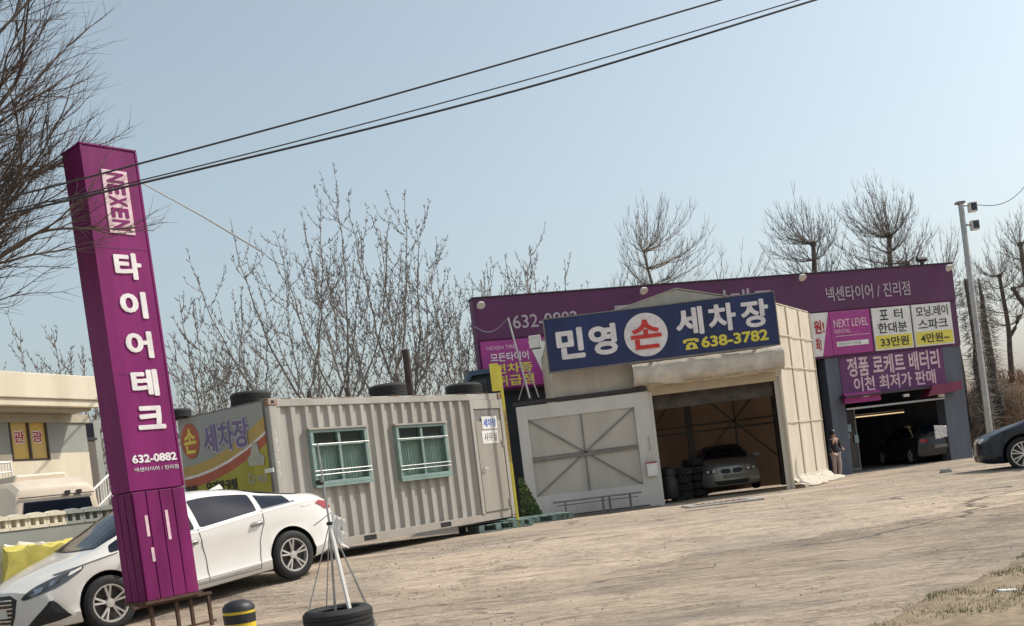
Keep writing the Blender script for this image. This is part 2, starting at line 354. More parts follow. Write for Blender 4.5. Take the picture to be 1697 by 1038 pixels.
# ------------------------------------------------------------------ cars
def lerp_keys(keys, x):
    # smooth (monotone-ish cubic) interpolation through (x, v)
    if x <= keys[0][0]: return keys[0][1]
    if x >= keys[-1][0]: return keys[-1][1]
    for i in range(len(keys)-1):
        x0, v0 = keys[i]; x1, v1 = keys[i+1]
        if x0 <= x <= x1:
            def sl(j):
                if j <= 0 or j >= len(keys)-1: return None
                a = (keys[j][1]-keys[j-1][1])/(keys[j][0]-keys[j-1][0]); b = (keys[j+1][1]-keys[j][1])/(keys[j+1][0]-keys[j][0])
                return 0 if a*b <= 0 else 2*a*b/(a+b)
            h = x1-x0; t = (x-x0)/h; d = (v1-v0)/h; s0 = sl(i); s1 = sl(i+1); s0 = d if s0 is None else s0; s1 = d if s1 is None else s1
            return v0*(2*t**3-3*t*t+1)+s0*h*(t**3-2*t*t+t)+v1*(-2*t**3+3*t*t)+s1*h*(t**3-t*t)
class CarBody:
    def __init__(s, S):
        s.S = S; L = S['L']; s.xf, s.xr = L/2, -L/2; NS = 84
        xs = [s.xr+L*(.5-.5*math.cos(math.pi*i/NS))*.55+L*(i/NS)*.45 for i in range(NS+1)]
        s.xs = xs; vs = []; rings = []
        for x in xs:
            ring = [s.bend(x, y, z) for y, z in s.ring(x)]; rings.append(ring)
        NR = len(rings[0]); full = []
        for ring in rings:
            fr = ring+[Vector((p.x, -p.y, p.z)) for p in ring[-2:0:-1]]; full.append(fr)
        n = len(full[0]); b = MB()
        fs = [(i*n+k, i*n+(k+1) % n, (i+1)*n+(k+1) % n, (i+1)*n+k) for i in range(len(full)-1) for k in range(n)]
        b.add([p for f in full for p in f], fs)
        for e, x in ((0, s.xr), (len(full)-1, s.xf)):      # rounded end caps
            rr = s.ring(x); NC = 12; rows = []
            for y, z in rr: rows.append([s.bend(x, y*(1-2*c/NC), z) for c in range(NC+1)])
            b.add([p for r_ in rows for p in r_], [(j*(NC+1)+c, j*(NC+1)+c+1, (j+1)*(NC+1)+c+1, (j+1)*(NC+1)+c) for j in range(len(rows)-1) for c in range(NC)])
        s.mb = b
        bm = bmesh.new(); me = b.mesh('body', [S['paint'], M['rim_dark']]); bm.from_mesh(me); bmesh.ops.remove_doubles(bm, verts=bm.verts, dist=.0012)
        bmesh.ops.dissolve_degenerate(bm, dist=.0005, edges=bm.edges); bmesh.ops.recalc_face_normals(bm, faces=bm.faces); bm.to_mesh(me)
        s.tree = BVHTree.FromBMesh(bm); bm.free(); s.me = me
    def ring(s, x):
        S = s.S; K = lambda k: lerp_keys(S[k], x)
        zt, zb, wb, wr, z0, wl = K('zt'), K('zb'), K('wb'), K('wr'), K('z0'), K('wl'); cr = min(.09, max(.03, (zt-zb)*.3)); zr = zt-cr
        zm = z0+(zb-z0)*.45; P = [(0, z0), (wl*.55, z0), (wl*.86, z0), (wl*.95, z0+.02), (wl*.985, z0+.07), (wl+.012, z0+.15), (wl-.008, z0+.21), (wl, zm), (wl*.6+wb*.4-.012, zm+(zb-zm)*.45), (wb+.026, zb-.12), (wb+.008, zb-.05), (wb+.008, zb-.018), (wb-.012, zb)]
        wb2 = wb-.012
        for t in (.12, .35, .6, .85): P.append((wb2+(wr-wb2)*t+.018*math.sin(math.pi*t), zb+(zr-zb)*t))
        P += [(wr, zr), (wr-.03, zr+cr*.32), (wr*.9-.02, zr+cr*.55), (wr*.7, zr+cr*.8), (wr*.4, zr+cr*.95), (0, zt)]
        return P
    def bend(s, x, y, z):
        S = s.S; W = .9; zc = S.get('nose_z', .55)
        sf = max(0, (x-(s.xf-1.0))/1.0)**1.6; sr = max(0, ((s.xr+.8)-x)/.8)**1.6
        q = (abs(y)/W)**2.4
        x2 = x-sf*(S['bow_f']*q+.42*max(0, z-zc)**1.5*S.get('rake', 1)+.55*max(0, .32-z)**1.2)+sr*(S['bow_r']*q+.10*abs(z-.62)**1.5*2)
        return Vector((x2, y, z))
    def decal(s, poly, plane, d, m, name, parent, off=.006, step=.07, back=3, label=None, rnd_=0):
        """poly: 2-D outline; plane(u,v)->3-D start; d: ray direction. Lands on the body as its own raised patch."""
        for _ in range(rnd_):
            q = []
            for i, p in enumerate(poly):
                p2 = poly[(i+1) % len(poly)]; a_ = .22; q += [(p[0]*(1-a_)+p2[0]*a_, p[1]*(1-a_)+p2[1]*a_), (p[0]*a_+p2[0]*(1-a_), p[1]*a_+p2[1]*(1-a_))]
            poly = q
        bm = bmesh.new(); f = bm.faces.new([bm.verts.new((p[0], p[1], 0)) for p in poly]); bmesh.ops.triangulate(bm, faces=[f])
        for _ in range(6):
            le = [e for e in bm.edges if e.calc_length() > step]
            if not le: break
            bmesh.ops.subdivide_edges(bm, edges=le, cuts=1); bmesh.ops.triangulate(bm, faces=bm.faces)
        d = Vector(d).normalized(); bad = []
        for v in bm.verts:
            p = plane(v.co.x, v.co.y); hit = s.tree.ray_cast(p-d*back, d)
            if hit[0] is None: bad.append(v)
            else:
                nn = hit[1] if hit[1].dot(d) < 0 else -hit[1]; v.co = hit[0]+nn*off
        bmesh.ops.delete(bm, geom=bad, context='VERTS')
        ed = [e for e in bm.edges if e.is_boundary]; r_ = bmesh.ops.extrude_edge_only(bm, edges=ed)
        for v in [g for g in r_['geom'] if isinstance(g, bmesh.types.BMVert)]: v.co += d*(off+.01)
        for f in bm.faces: f.smooth = True
        bmesh.ops.recalc_face_normals(bm, faces=bm.faces)
        me = bpy.data.meshes.new(name); bm.to_mesh(me); bm.free(); me.materials.append(m); me.set_sharp_from_angle(angle=R(40)); return obj(name, me, parent, label=label)
    def side(s, poly, m, name, parent, sg=1, **k):
        return s.decal(poly, lambda u, v: Vector((u, 0, v)), (0, -sg, 0), m, name, parent, **k)
    def window(s, x0, x1, m, name, parent, sg, s0=0, s1=0, lo=.022, hi=.93, n=12):
        K = lambda k, x: lerp_keys(s.S[k], x); bt = []; tp = []
        for i in range(n+1):
            x = x0+(x1-x0)*i/n; zt, zb = K('zt', x), K('zb', x); cr = min(.09, max(.03, (zt-zb)*.3)); zr = zt-cr; a = zb+lo; b = zb+(zr-zb)*hi
            if b-a < .03: continue
            bt.append((x, a)); tp.append((x+s0+(s1-s0)*i/n, b))
        P = bt+tp[::-1]
        Q = []
        for i, p in enumerate(P):      # small corner rounding
            a, c = Vector(P[i-1]), Vector(P[(i+1) % len(P)]); p = Vector(p); d1 = (a-p); d2 = (c-p)
            if d1.length > 1e-6 and d2.length > 1e-6 and d1.angle(d2) < R(150):
                k = min(.03, d1.length*.4, d2.length*.4); Q += [tuple(p+d1.normalized()*k), tuple(p+(d1.normalized()+d2.normalized())*k*.22), tuple(p+d2.normalized()*k)]
            else: Q.append(tuple(p))
        return s.side(Q, m, name, parent, sg, off=.008, step=.05)
    def strip(s, pts, wd, m, name, parent, sg=1, **k):   # thin line along the side (x, z)
        a = []; b = []
        for i, p in enumerate(pts):
            q0 = Vector(pts[max(0, i-1)]); q1 = Vector(pts[min(len(pts)-1, i+1)]); t = (q1-q0).normalized(); nn = Vector((-t.y, t.x))*wd/2
            a.append(Vector(p)+nn); b.append(Vector(p)-nn)
        return s.side([tuple(p) for p in a+b[::-1]], m, name, parent, sg, off=.007, step=.05, **k)
def wheel(parent, x, y, r, sg, rimr=.225, wd=.21, design=5):
    wroot = tyre_mb(r, rimr, wd, 48, 'y', (0, 0, 0)).build('wheel', M['rubber'], parent, 40, loc=(x, y, r)); wroot.name = 'wheel'
    b = MB(); o = sg*wd*.42
    b.lathe([(rimr+.006, o), (rimr-.012, o), (rimr-.02, o-sg*.05), (rimr-.012, o-sg*.13), (rimr+.004, o-sg*.13)], 40, 'y')
    for k in range(design):
        for dd in (-.17, .17):
            t = 2*math.pi*k/design+R(18); a = Vector((math.cos(t), 0, math.sin(t))); c = Vector((math.cos(t+dd), 0, math.sin(t+dd)))
            b.bar(a*.035+Vector((0, o-sg*.035, 0)), c*(rimr-.008)+Vector((0, o-sg*.006, 0)), .02, .024)
    b.lathe([(.001, o-sg*.01), (.05, o-sg*.012), (.06, o-sg*.03), (.06, o-sg*.05), (.001, o-sg*.05)], 20, 'y')
    b.build('rim', M['rim'], wroot, 40)
    d = MB(); d.lathe([(.001, o-sg*.075), (rimr-.01, o-sg*.075), (rimr-.01, o-sg*.10), (.001, o-sg*.10)], 24, 'y'); d.build('brake_disc', M['dark_steel'], wroot, 40)
    return wroot
def car_base(S, name, label, group=None):
    root = thing(name, label, 'car', group=group); B = CarBody(S)
    cut = MB()
    for wx in S['wheels']:
        for sg in (1, -1):
            cut.cur = 1; n = 36; rr = S['wr_']+.055
            c0 = (wx, sg*.55, S['wr_']+.01); c1 = (wx, sg*1.2, S['wr_']+.01)
            cut.tube([c0, c1], rr, n)
    cme = cut.mesh('cutter', [S['paint'], M['rim_dark']]); co = bpy.data.objects.new('cutter', cme); col.objects.link(co)
    bo = obj('body', B.me); md = bo.modifiers.new('x', 'BOOLEAN'); md.object = co; md.operation = 'DIFFERENCE'; md.solver = 'EXACT'
    dg = bpy.context.evaluated_depsgraph_get(); dg.update(); me = bpy.data.meshes.new_from_object(bo.evaluated_get(dg)); bo.modifiers.clear()
    bpy.data.objects.remove(co); bo.data = me; bo.parent = root
    me.polygons.foreach_set('use_smooth', [True]*len(me.polygons)); me.set_sharp_from_angle(angle=R(32))
    for wx in S['wheels']:
        for sg in (1, -1): wheel(root, wx, sg*(S['track']), S['wr_'], sg, S.get('rimr', .225), .21, S.get('spokes', 5))
    under = MB().box(S['wheels'][1]-.1, S['wheels'][0]+.1, -.62, .62, .17, .26).build('chassis', M['rim_dark'], root)
    return root, B
PAINT_W = mat('white_car_paint', (.74, .72, .68), .28, var=.03, coat=.8, scale=1)
PAINT_S = mat('silver_car_paint', (.26, .26, .25), .3, metal=.5, var=.05, coat=.6)
PAINT_B = mat('black_car_paint', (.008, .011, .02), .28, var=.05, coat=.35, spec=.35)
PAINT_K = mat('charcoal_car_paint', (.022, .022, .025), .3, var=.05, coat=.4)
SEDAN = dict(L=4.85, wheels=(1.37, -1.375), wr_=.335, track=.80, paint=PAINT_W, bow_f=.50, bow_r=.28, nose_z=.52,
  zt=[(-2.43, .99), (-2.15, 1.115), (-1.75, 1.17), (-1.2, 1.305), (-.75, 1.41), (-.2, 1.468), (.25, 1.455), (.6, 1.37), (1.05, 1.16), (1.42, .985), (1.8, .905), (2.2, .80), (2.43, .70)],
  zb=[(-2.43, .93), (-2.15, 1.03), (-1.6, 1.035), (0, .955), (1.2, .905), (1.6, .86), (2.1, .745), (2.43, .62)],
  wb=[(-2.43, .74), (-2.1, .80), (-1.2, .865), (0, .885), (1.2, .875), (1.8, .845), (2.43, .76)],
  wr=[(-2.43, .60), (-2.0, .63), (-1.3, .58), (-.6, .575), (.3, .59), (.9, .66), (1.3, .73), (1.8, .66), (2.43, .5)],
  z0=[(-2.43, .40), (-2.0, .24), (-1.5, .20), (1.6, .18), (2.2, .19), (2.43, .24)],
  wl=[(-2.43, .80), (-2.0, .885), (0, .91), (1.6, .905), (2.1, .87), (2.43, .80)])
def front_glass(B, root, x0, x1, y0, y1, m=None, name='windscreen'):
    # x0: cowl, x1: roof edge; outline in plan, projected straight down
    P = [(x0+.0, -y0*.96), (x0+.06, -y0*.5), (x0+.085, 0), (x0+.06, y0*.5), (x0, y0*.96), (x1, y1*.93), (x1+.03, y1*.5), (x1+.035, 0), (x1+.03, -y1*.5), (x1, -y1*.93)]
    return B.decal(P, lambda u, v: Vector((u, v, 1)), (0, 0, -1), m or M['tint'], name, root, off=.012, step=.05, rnd_=1)
def sedan():
    root, B = car_base(SEDAN, 'parked_sedan', 'white four-door sedan parked behind the tall purple pole sign, in front of the grey container')
    T = M['tint']; BL = M['plastic']
    for sg in (1, -1):
        B.window(.06, 1.25, T, 'side_window', root, sg, .0, -.04); B.window(-.93, -.03, T, 'side_window', root, sg, -.04, 0); B.window(-1.52, -1.02, T, 'side_window', root, sg, 0, -.04)
        B.strip([(1.12, .935), (.5, .958), (-.3, .985), (-1.0, 1.035), (-1.6, 1.06)], .016, M['chrome'], 'window_trim', root, sg)
        gap = mat('panel_gap', (.12, .12, .115), .9, var=0)
        for pts in ([(1.02, .93), (1.06, .7), (1.03, .35), (.98, .27)], [(.02, .965), (.0, .6), (.01, .27)], [(-1.0, 1.02), (-.98, .85), (-.86, .62), (-.83, .45), (-.80, .27)], [(1.02, .27), (0, .27), (-.8, .27)]):
            B.strip(pts, .006, gap, 'door_gap', root, sg)
        B.strip([(-2.32, .80), (-2.05, .74), (-1.80, .66)], .009, gap, 'bumper_gap', root, sg)
        B.strip([(1.9, .80), (1.5, .865), (1.15, .905)], .012, gap, 'bonnet_gap', root, sg)
        for hx, hz in ((.16, .82), (-.86, .875)):
            h = MB().tube([(hx+.11, sg*.895, hz-.012), (hx+.07, sg*.925, hz), (hx-.07, sg*.925, hz+.008), (hx-.11, sg*.895, hz+.004)], [.01, .014, .014, .01], 8).build('door_handle', M['chrome'], root, 40)
            B.side([(hx+.10, hz-.045), (hx+.10, hz+.02), (hx-.10, hz+.03), (hx-.10, hz-.035)], mat('handle_recess', (.33, .32, .31), .4, var=.05), 'handle_cup', root, sg, off=.002)
        mi = MB(); mi.lathe([(.001, -.06), (.07, -.055), (.095, -.02), (.09, .03), (.05, .06), (.001, .065)], 16, 'x'); mo = mi.build('wing_mirror', PAINT_W, root, 40, loc=(.88, sg*1.0, 1.0)); mo.scale = (.9, 1.15, .75)
        MB().box(.85, .93, min(sg*.84, sg*.95), max(sg*.84, sg*.95), .93, .965).build('mirror_arm', BL, root)
        dg = Vector((-1, -sg*1.15, 0))
        pl = lambda u, v, sg=sg: Vector((2.0, sg*.72, 0))+Vector((-1.15, sg*1.0, 0)).normalized()*u+Vector((0, 0, v))
        hl = B.decal([(-.36, .60), (-.30, .575), (-.05, .625), (.18, .69), (.36, .79), (.40, .845), (.30, .835), (.05, .775), (-.2, .70)], pl, dg, M['lens'], 'headlight', root, off=.008, rnd_=2, step=.04, label='slanted swept headlight')
        B.decal([(-.2, .63), (-.08, .645), (-.06, .69), (-.17, .68)], pl, dg, M['chrome'], 'projector', hl, off=.012)
        B.decal([(.0, .68), (.13, .715), (.14, .765), (.02, .735)], pl, dg, M['chrome'], 'projector', hl, off=.012)
        B.decal([(.22, .76), (.36, .815), (.37, .835), (.25, .80)], pl, dg, M['lamp_w'], 'projector', hl, off=.012)
        B.decal([(-.42, .235), (.22, .30), (.16, .36), (.05, .52), (-.02, .53), (-.1, .36)], pl, dg, M['plastic'], 'fog_lamp_recess', root, off=.006, rnd_=1, step=.04)
        B.side([(-2.28, .93), (-2.0, 1.0), (-1.93, .97), (-2.1, .86), (-2.3, .85)], M['lens_red'], 'tail_lamp', root, sg, off=.012)
        B.side([(-1.83, .965), (-1.66, .975), (-1.66, .975), (-1.70, .955)], M['chrome'], 'badge', root, sg)
        B.strip([(.95, .30), (0, .285), (-.78, .315)], .035, mat('sill_moulding', (.55, .54, .52), .3, metal=.3), 'sill_trim', root, sg)
    front_glass(B, root, 1.32, .42, .74, .60); front_glass(B, root, -1.88, -1.0, .58, .56, name='rear_window')
    # grille on the nose
    fr = lambda u, v: Vector((2.4, u, v))
    g = B.decal([(-.46, .60), (-.36, .66), (.36, .66), (.46, .60), (.40, .40), (.30, .27), (-.30, .27), (-.40, .40)], fr, (-1, 0, 0), BL, 'grille', root, off=.004)
    for k in range(7):
        z = .31+k*.048; hw = .30+.09*min(1, k/4)
        B.decal([(-hw, z), (hw, z), (hw, z+.016), (-hw, z+.016)], fr, (-1, 0, 0), M['chrome'], 'grille_bar', g, off=.012)
    B.decal([(-.28, .40), (.28, .40), (.28, .50), (-.28, .50)], fr, (-1, 0, 0), M['lamp_w'], 'number_plate', root, off=.02)
    MB().add([(-1.15, -.03, 1.435), (-1.15, .03, 1.435), (-.93, 0, 1.455), (-1.12, 0, 1.51)], [(0, 1, 3), (1, 2, 3), (2, 0, 3), (0, 2, 1)]).build('shark_fin_antenna', PAINT_W, root, loc=(.2, 0, -.035))
    # boot spoiler lip
    return root
s = sedan(); fwd = (Vector((-1.92, -1.95, 0))).normalized(); yaw = math.atan2(fwd.y, fwd.x)
lf = Vector((-fwd.y, fwd.x, 0)); c = Vector((-4.245, 13.85, 0))-lf*.86
s.location = (c.x+.03, c.y, .125); s.rotation_euler = (0, R(4.6), yaw); s.scale = (1, 1, 1.04)

def simple_car(S, name, label, loc, yaw, kidney=False, rear=False, hatch=False):
    root, B = car_base(S, name, label); T = M['tint']
    k = S.get('k', 0)
    for sg in (1, -1):
        B.window(.06, 1.2, T, 'side_window', root, sg, 0, -.04); B.window(-.95, -.03, T, 'side_window', root, sg, -.03, 0); B.window(-1.6, -1.03, T, 'side_window', root, sg, 0, -.03)
        mi = MB(); mi.lathe([(.001, -.06), (.07, -.055), (.095, -.02), (.09, .03), (.05, .06), (.001, .065)], 14, 'x'); mo = mi.build('wing_mirror', S['paint'], root, 40, loc=(.86, sg*1.0, 1.0)); mo.scale = (.9, 1.2, .75)
        MB().box(.83, .91, min(sg*.84, sg*.95), max(sg*.84, sg*.95), .93, .965).build('mirror_arm', M['plastic'], root)
        gap = mat('panel_gap', (.12, .12, .115), .9, var=0)
        B.strip([(1.02, .93), (1.06, .7), (1.0, .3)], .01, gap, 'door_gap', root, sg); B.strip([(.02, .965), (0, .6), (.01, .3)], .01, gap, 'door_gap', root, sg)
        dg = Vector((-1, -sg*.45, 0)); pl = lambda u, v, sg=sg: Vector((2.2, sg*.60, 0))+Vector((-.45, sg*1.0, 0)).normalized()*u+Vector((0, 0, v))
        hl = B.decal([(-.20, .60), (.12, .585), (.26, .66), (.26, .73), (.1, .715), (-.18, .69)], pl, dg, M['lens'], 'headlight', root, off=.008)
        for q in (-.1, .08): B.decal([(q-.04, .625), (q+.03, .615), (q+.055, .655), (q+.03, .695), (q-.03, .69), (q-.055, .655)], pl, dg, M['lamp_w'], 'projector', hl, off=.014)
        if rear: B.decal([(-.75*sg, .80), (-.52*sg, .80), (-.50*sg, .92), (-.76*sg, .95)], lambda u, v: Vector((-2.2, u, v)), (1, 0, 0), M['lens_red'], 'tail_lamp', root, off=.02)
    front_glass(B, root, 1.30, .42, .74, .60); front_glass(B, root, -1.9 if not hatch else -2.0, -1.0 if not hatch else -1.5, .60, .56, name='rear_window')
    fr = lambda u, v: Vector((2.4, u, v))
    if kidney:
        for sg in (1, -1):
            P = [(.03, .58), (.10, .555), (.24, .565), (.31, .61), (.31, .66), (.24, .70), (.08, .695), (.03, .66)]
            P = [(a*sg, b) for a, b in P]
            g = B.decal(P, fr, (-1, 0, 0), M['plastic'], 'kidney_grille', root, off=.01)
            Q = P+[P[0]]
            for i in range(len(P)):
                pass
    else:
        B.decal([(-.4, .55), (.4, .55), (.36, .42), (-.36, .42)], fr, (-1, 0, 0), M['plastic'], 'grille', root, off=.006)
    B.decal([(-.52, .36), (.52, .36), (.42, .245), (-.42, .245)], fr, (-1, 0, 0), M['plastic'], 'lower_intake', root, off=.006)
    B.decal([(-.26, .42), (.26, .42), (.26, .52), (-.26, .52)], fr, (-1, 0, 0), M['lamp_w'] if not kidney else M['frame_grey'], 'number_plate', root, off=.02)
    if rear: B.decal([(-.28, .55), (.28, .55), (.28, .67), (-.28, .67)], lambda u, v: Vector((-2.2, u, v)), (1, 0, 0), M['frame_grey'], 'number_plate', root, off=.02)
    root.location = loc; root.rotation_euler = (0, 0, yaw); return root

# ------------------------------------------------------------------ pole sign
def pole_sign():
    k = 11.5/10.5; dxs = .10; A = (-3.95*k+dxs, 10.5*k); Bp = (-3.555*k+dxs, 10.965*k); F = Frame(A, Bp)
    root = thing('pole_sign', 'tall narrow purple pole sign with vertical white lettering in front of the white sedan', 'sign', (A[0], A[1], 0), F.yaw)
    # lean of the whole sign, seen from the road
    W, D = F.L, .44; z0, zs, z1 = .43, 1.66, 5.62
    MB().box(0, W, 0, D, zs+.012, z1).build('cabinet', M['purple'], root, bevel=.012)
    MB().box(.012, W-.012, .012, D-.012, z0+.04, zs+.008).build('base_core', M['purple_corr'], root)
    b = MB()                                                  # ribbed lower cladding: one sheet
    for i in range(4):
        x0 = .0+i*W/4; b.prism([(x0+.004, z0), (x0+.004, zs), (x0+W/4-.004, zs), (x0+W/4-.004, z0)], -.001, .010)
    for i in range(4):
        pn = MB().box(i*W/4+.005, (i+1)*W/4-.005, -.012, .010, z0, zs).build('cladding_panel', M['purple_corr'], root, bevel=.005)
    for i in range(3):
        MB().box(-.012, .010, .012+i*D/3, (i+1)*D/3-.004, z0, zs).build('cladding_panel', M['purple_corr'], root, bevel=.005)
    MB().box(-.03, W+.03, -.03, D+.03, z0-.035, z0-.002).build('bottom_plate', M['dark_rust'], root)
    MB().box(-.14, W+.20, .055, .11, z0-.068, z0-.038).build('cross_rail', M['dark_rust'], root)
    for x in (.08, W*.6, W-.08, W+.16): MB().box(x-.018, x+.018, .065, .10, -.05, z0-.077).build('leg', M['dark_rust'], root)
    MB().box(-.05, W+.22, .068, .097, .03, .055).build('foot_rail', M['dark_rust'], root)
    for (u, v, hh) in ((.12, 1.15, .24), (.14, .86, .16), (.36, 1.08, .34)):
        MB().box(u*W/.62-.018, u*W/.62+.018, -.018, -.012, v, v+hh).build('old_sticker', M['pink_let'], root, label='faded strip of torn sticker')
    def bx(u0, v0, u1, v1): return F.box(u0, v0, u1, v1)
    for x in (0, W): MB().box(x-.012, x+.012, -.008, .012, zs+.02, z1-.01).build('corner_trim', M['purple'], root)
    MB().box(-.01, W+.01, -.01, D+.01, z1+.001, z1+.02).build('top_cap', M['purple'], root)
    for zq in (3.0, 4.45): MB().box(.014, W-.014, -.003, -.0005, zq, zq+.006).build('panel_seam', M['purple_dark'], root)
    # boxed logo turned on its side
    x0, x1, za, zb = bx(166, 284, 214, 386)
    x0 = W*.30; x1 = W*.77; za, zb = 4.62, 5.36
    pl = MB().box(x0, x1, -.012, .001, za, zb).build('logo_plate', M['pink_let'], root, bevel=.004)
    for q, ch in enumerate('NEXEN'):
        h = (zb-za); n_ = 5; top = zb-.03-q*(h-.06)/n_
        lettering(ch, (x0+.05, x1-.05, top-(h-.06)/n_+.022, top-.0), -.014, M['purple'], pl, 'logo_letter', bold=.03, ext=.004, spin=-math.pi/2)
    for body, zc in (('타', 4.25), ('이', 3.80), ('어', 3.34), ('테', 2.90), ('크', 2.50)):
        w_ = .40 if body != '크' else .40
        lettering(body, (W*.29, W*.79, zc-.155, zc+.155) if body != '크' else (W*.30, W*.82, zc-.14, zc+.13), -.002, M['white_let'], root, 'letter', bold=.035, ext=.012)
    lettering('632-0882', (W*.10, W*.94, 1.985, 2.08), -.002, M['white_let'], root, 'phone_number', bold=.03, ext=.006)
    lettering('넥센타이어 / 진리점', (W*.12, W*.95, 1.885, 1.935), -.002, M['white_let'], root, 'small_lettering', bold=.0, ext=.004)
    root.rotation_mode = 'QUATERNION'
    from mathutils import Quaternion
    root.rotation_quaternion = Quaternion((0, 1, 0), R(-1.3)) @ Quaternion((0, 0, 1), F.yaw)
    root.location = (A[0]+.0, A[1], 0)
pole_sign()

# ------------------------------------------------------------------ container office
CF = Frame((-3.84, 16.8), (-.01, 21.55), .45)
def container():
    F = CF; L, H, D = F.L, 2.62, 2.44
    root = thing('container_office', 'corrugated grey shipping container office with two teal barred windows and a door', 'container', (F.A.x, F.A.y, F.z), F.yaw)
    def corr(x0, x1, z0, z1, dep, pitch=.274):
        b = MB(); n = max(1, round((x1-x0)/pitch)); p = (x1-x0)/n; pts = []
        for i in range(n):
            a = x0+i*p; pts += [(a, 0), (a+p*.30, 0), (a+p*.46, dep), (a+p*.82, dep)]
        pts.append((x1, 0)); m_ = len(pts)
        rows = [z0+(z1-z0)*k/1 for k in range(2)]
        b.add([(x, y, z) for z in rows for x, y in pts], [(i, i+1, m_+i+1, m_+i) for i in range(m_-1)]); return b
    w1 = F.box(515, 711, 607, 801); w2 = F.box(657, 704, 738, 791); dr = F.box(772, 672, 846, 858)
    xd = L-1.12
    # corrugated sheets left of window, under and over the windows, between, right
    seg = [(.16, w1[0], .16, H-.14), (w1[0], w1[1], .16, w1[2]), (w1[0], w1[1], w1[3], H-.14), (w1[1], w2[0], .16, H-.14), (w2[0], w2[1], .16, w2[2]), (w2[0], w2[1], w2[3], H-.14), (w2[1], xd, .16, H-.14)]
    for q in seg: corr(q[0], q[1], q[2], q[3], .06).build('corrugated_panel', M['contain'], root)
    MB().box(0, L, D-.04, D, .1, H-.05).build('rear_wall', M['contain'], root)
    MB().box(L-.05, L, .1, D-.1, .1, H-.05).build('end_wall', M['contain'], root)
    MB().box(0.0, .05, .1, D-.1, .1, H-.05).build('end_wall', M['contain'], root)
    MB().box(.02, L-.02, .02, D-.02, H-.09, H-.03).build('roof', M['contain'], root)
    MB().box(.02, L-.02, .02, D-.02, .02, .12).build('floor', M['dark_steel'], root)
    # frame
    MB().box(.16, L-.16, -.015, .09, H-.14, H-.01).build('top_rail', M['contain'], root, bevel=.01)
    b = MB(); b.box(.16, L-.16, -.012, .03, .02, .16); o = b.build('bottom_rail', M['contain_door'], root, bevel=.005)
    for x in (1.75, 3.75): MB().box(x, x+.3, -.016, -.013, .045, .135).build('forklift_pocket', M['rubber'], root)
    for x, y in ((0, 0), (L-.16, 0), (0, D-.16), (L-.16, D-.16)):
        p = MB().box(x, x+.16, y-.03 if y == 0 else y, y+.16, .12, H-.12).build('corner_post', M['contain'], root, bevel=.012)
        for z in (0, H-.118):
            MB().box(x-.01, x+.175, (y-.04) if y == 0 else y-.01, y+.17, z, z+.118).build('corner_casting', M['rust'] if z else M['contain_door'], p, bevel=.008)
            MB().box(x+.05, x+.11, y-.044, y-.041, z+.035, z+.08).build('casting_hole', M['rubber'], p) if y == 0 else None
    for k in range(9):      # roof rust drips: low weld beads along the top edge
        x = .3+k*.62; MB().box(x, x+.2+.1*(k % 3), -.02, .02, H-.012, H-.004).build('weld_bead', M['rust'], root)
    # windows
    for wn in (w1, w2):
        x0, x1, z0, z1 = wn
        fr = MB()
        for q in ((x0-.02, x1+.02, z1-.05, z1+.0), (x0-.02, x1+.02, z0, z0+.06), (x0-.02, x0+.05, z0+.06, z1-.05), (x1-.05, x1+.02, z0+.06, z1-.05)): fr.box(q[0], q[1], -.075, .07, q[2], q[3])
        f = fr.build('window', M['teal'], root, bevel=.004)
        MB().box(x0-.05, x1+.05, -.10, .02, z1+.002, z1+.035).build('window_hood', M['contain_door'], f)
        xm = (x0+x1)/2; MB().box(xm-.028, xm+.028, -.055, .03, z0+.06, z1-.05).build('mullion', M['teal'], f)
        zt = z1-.26; MB().box(x0+.05, xm-.028, -.05, .02, zt-.02, zt+.02).build('transom', M['teal'], f); MB().box(xm+.028, x1-.05, -.05, .02, zt-.02, zt+.02).build('transom', M['teal'], f)
        for (a, c) in ((x0+.05, xm-.028), (xm+.028, x1-.05)):
            MB().box(a, c, .0, .006, z0+.06, zt-.02).build('pane', M['winglass'] or M['glass'], f); MB().box(a, c, .0, .006, zt+.02, z1-.05).build('pane', M['winglass'], f)
            cb = MB(); n = 26; pts = [(a+(c-a)*i/n, .03+.018*math.sin(i*1.9)) for i in range(n+1)]
            cb.add([(x, y, z) for z in (z0+.07, zt-.02) for x, y in pts], [(i, i+1, n+2+i, n+1+i) for i in range(n)]); cb.build('curtain', M['curtain'], f)
        for z in (z0+.17, z0+.24, zt+.01): MB().tube([(x0-.02, -.095, z), (x1+.02, -.095, z)], .007, 6).build('bar', M['steel'], f)
        MB().box(x0-.03, x1+.03, -.10, .0, z0-.045, z0-.002).build('sill', M['teal'], f)
        n = 5
        for i in range(n+1):
            x = x0+.03+(x1-x0-.06)*i/n; MB().tube([(x, -.088, z0+.12), (x, -.088, z0+.26)], .004, 5).build('bar', M['steel'], f)
    # door bay
    MB().box(xd, L-.16, .0, .04, .16, H-.14).build('door_bay', M['contain_door'], root)
    dx0, dx1 = xd+.12, L-.20
    MB().box(xd+.02, xd+.11, -.03, .0, .16, H-.14).build('door_jamb', M['contain'], root, bevel=.005)
    MB().box(xd+.11, L-.16, -.03, .0, H-.32, H-.14).build('door_header', M['contain'], root, bevel=.005)
    MB().box(dx0, dx1, -.035, -.004, .20, H-.58).build('door', M['contain_door'], root, bevel=.006)
    MB().box(dx0, dx1, -.012, -.002, H-.575, H-.33).build('transom_panel', M['frame_grey'], root)
    d = MB(); d.tube([(dx0+.07, -.035, 1.08), (dx0+.07, -.085, 1.08), (dx0+.18, -.085, 1.08)], .012, 8); d.build('door_handle', M['chrome'], root)
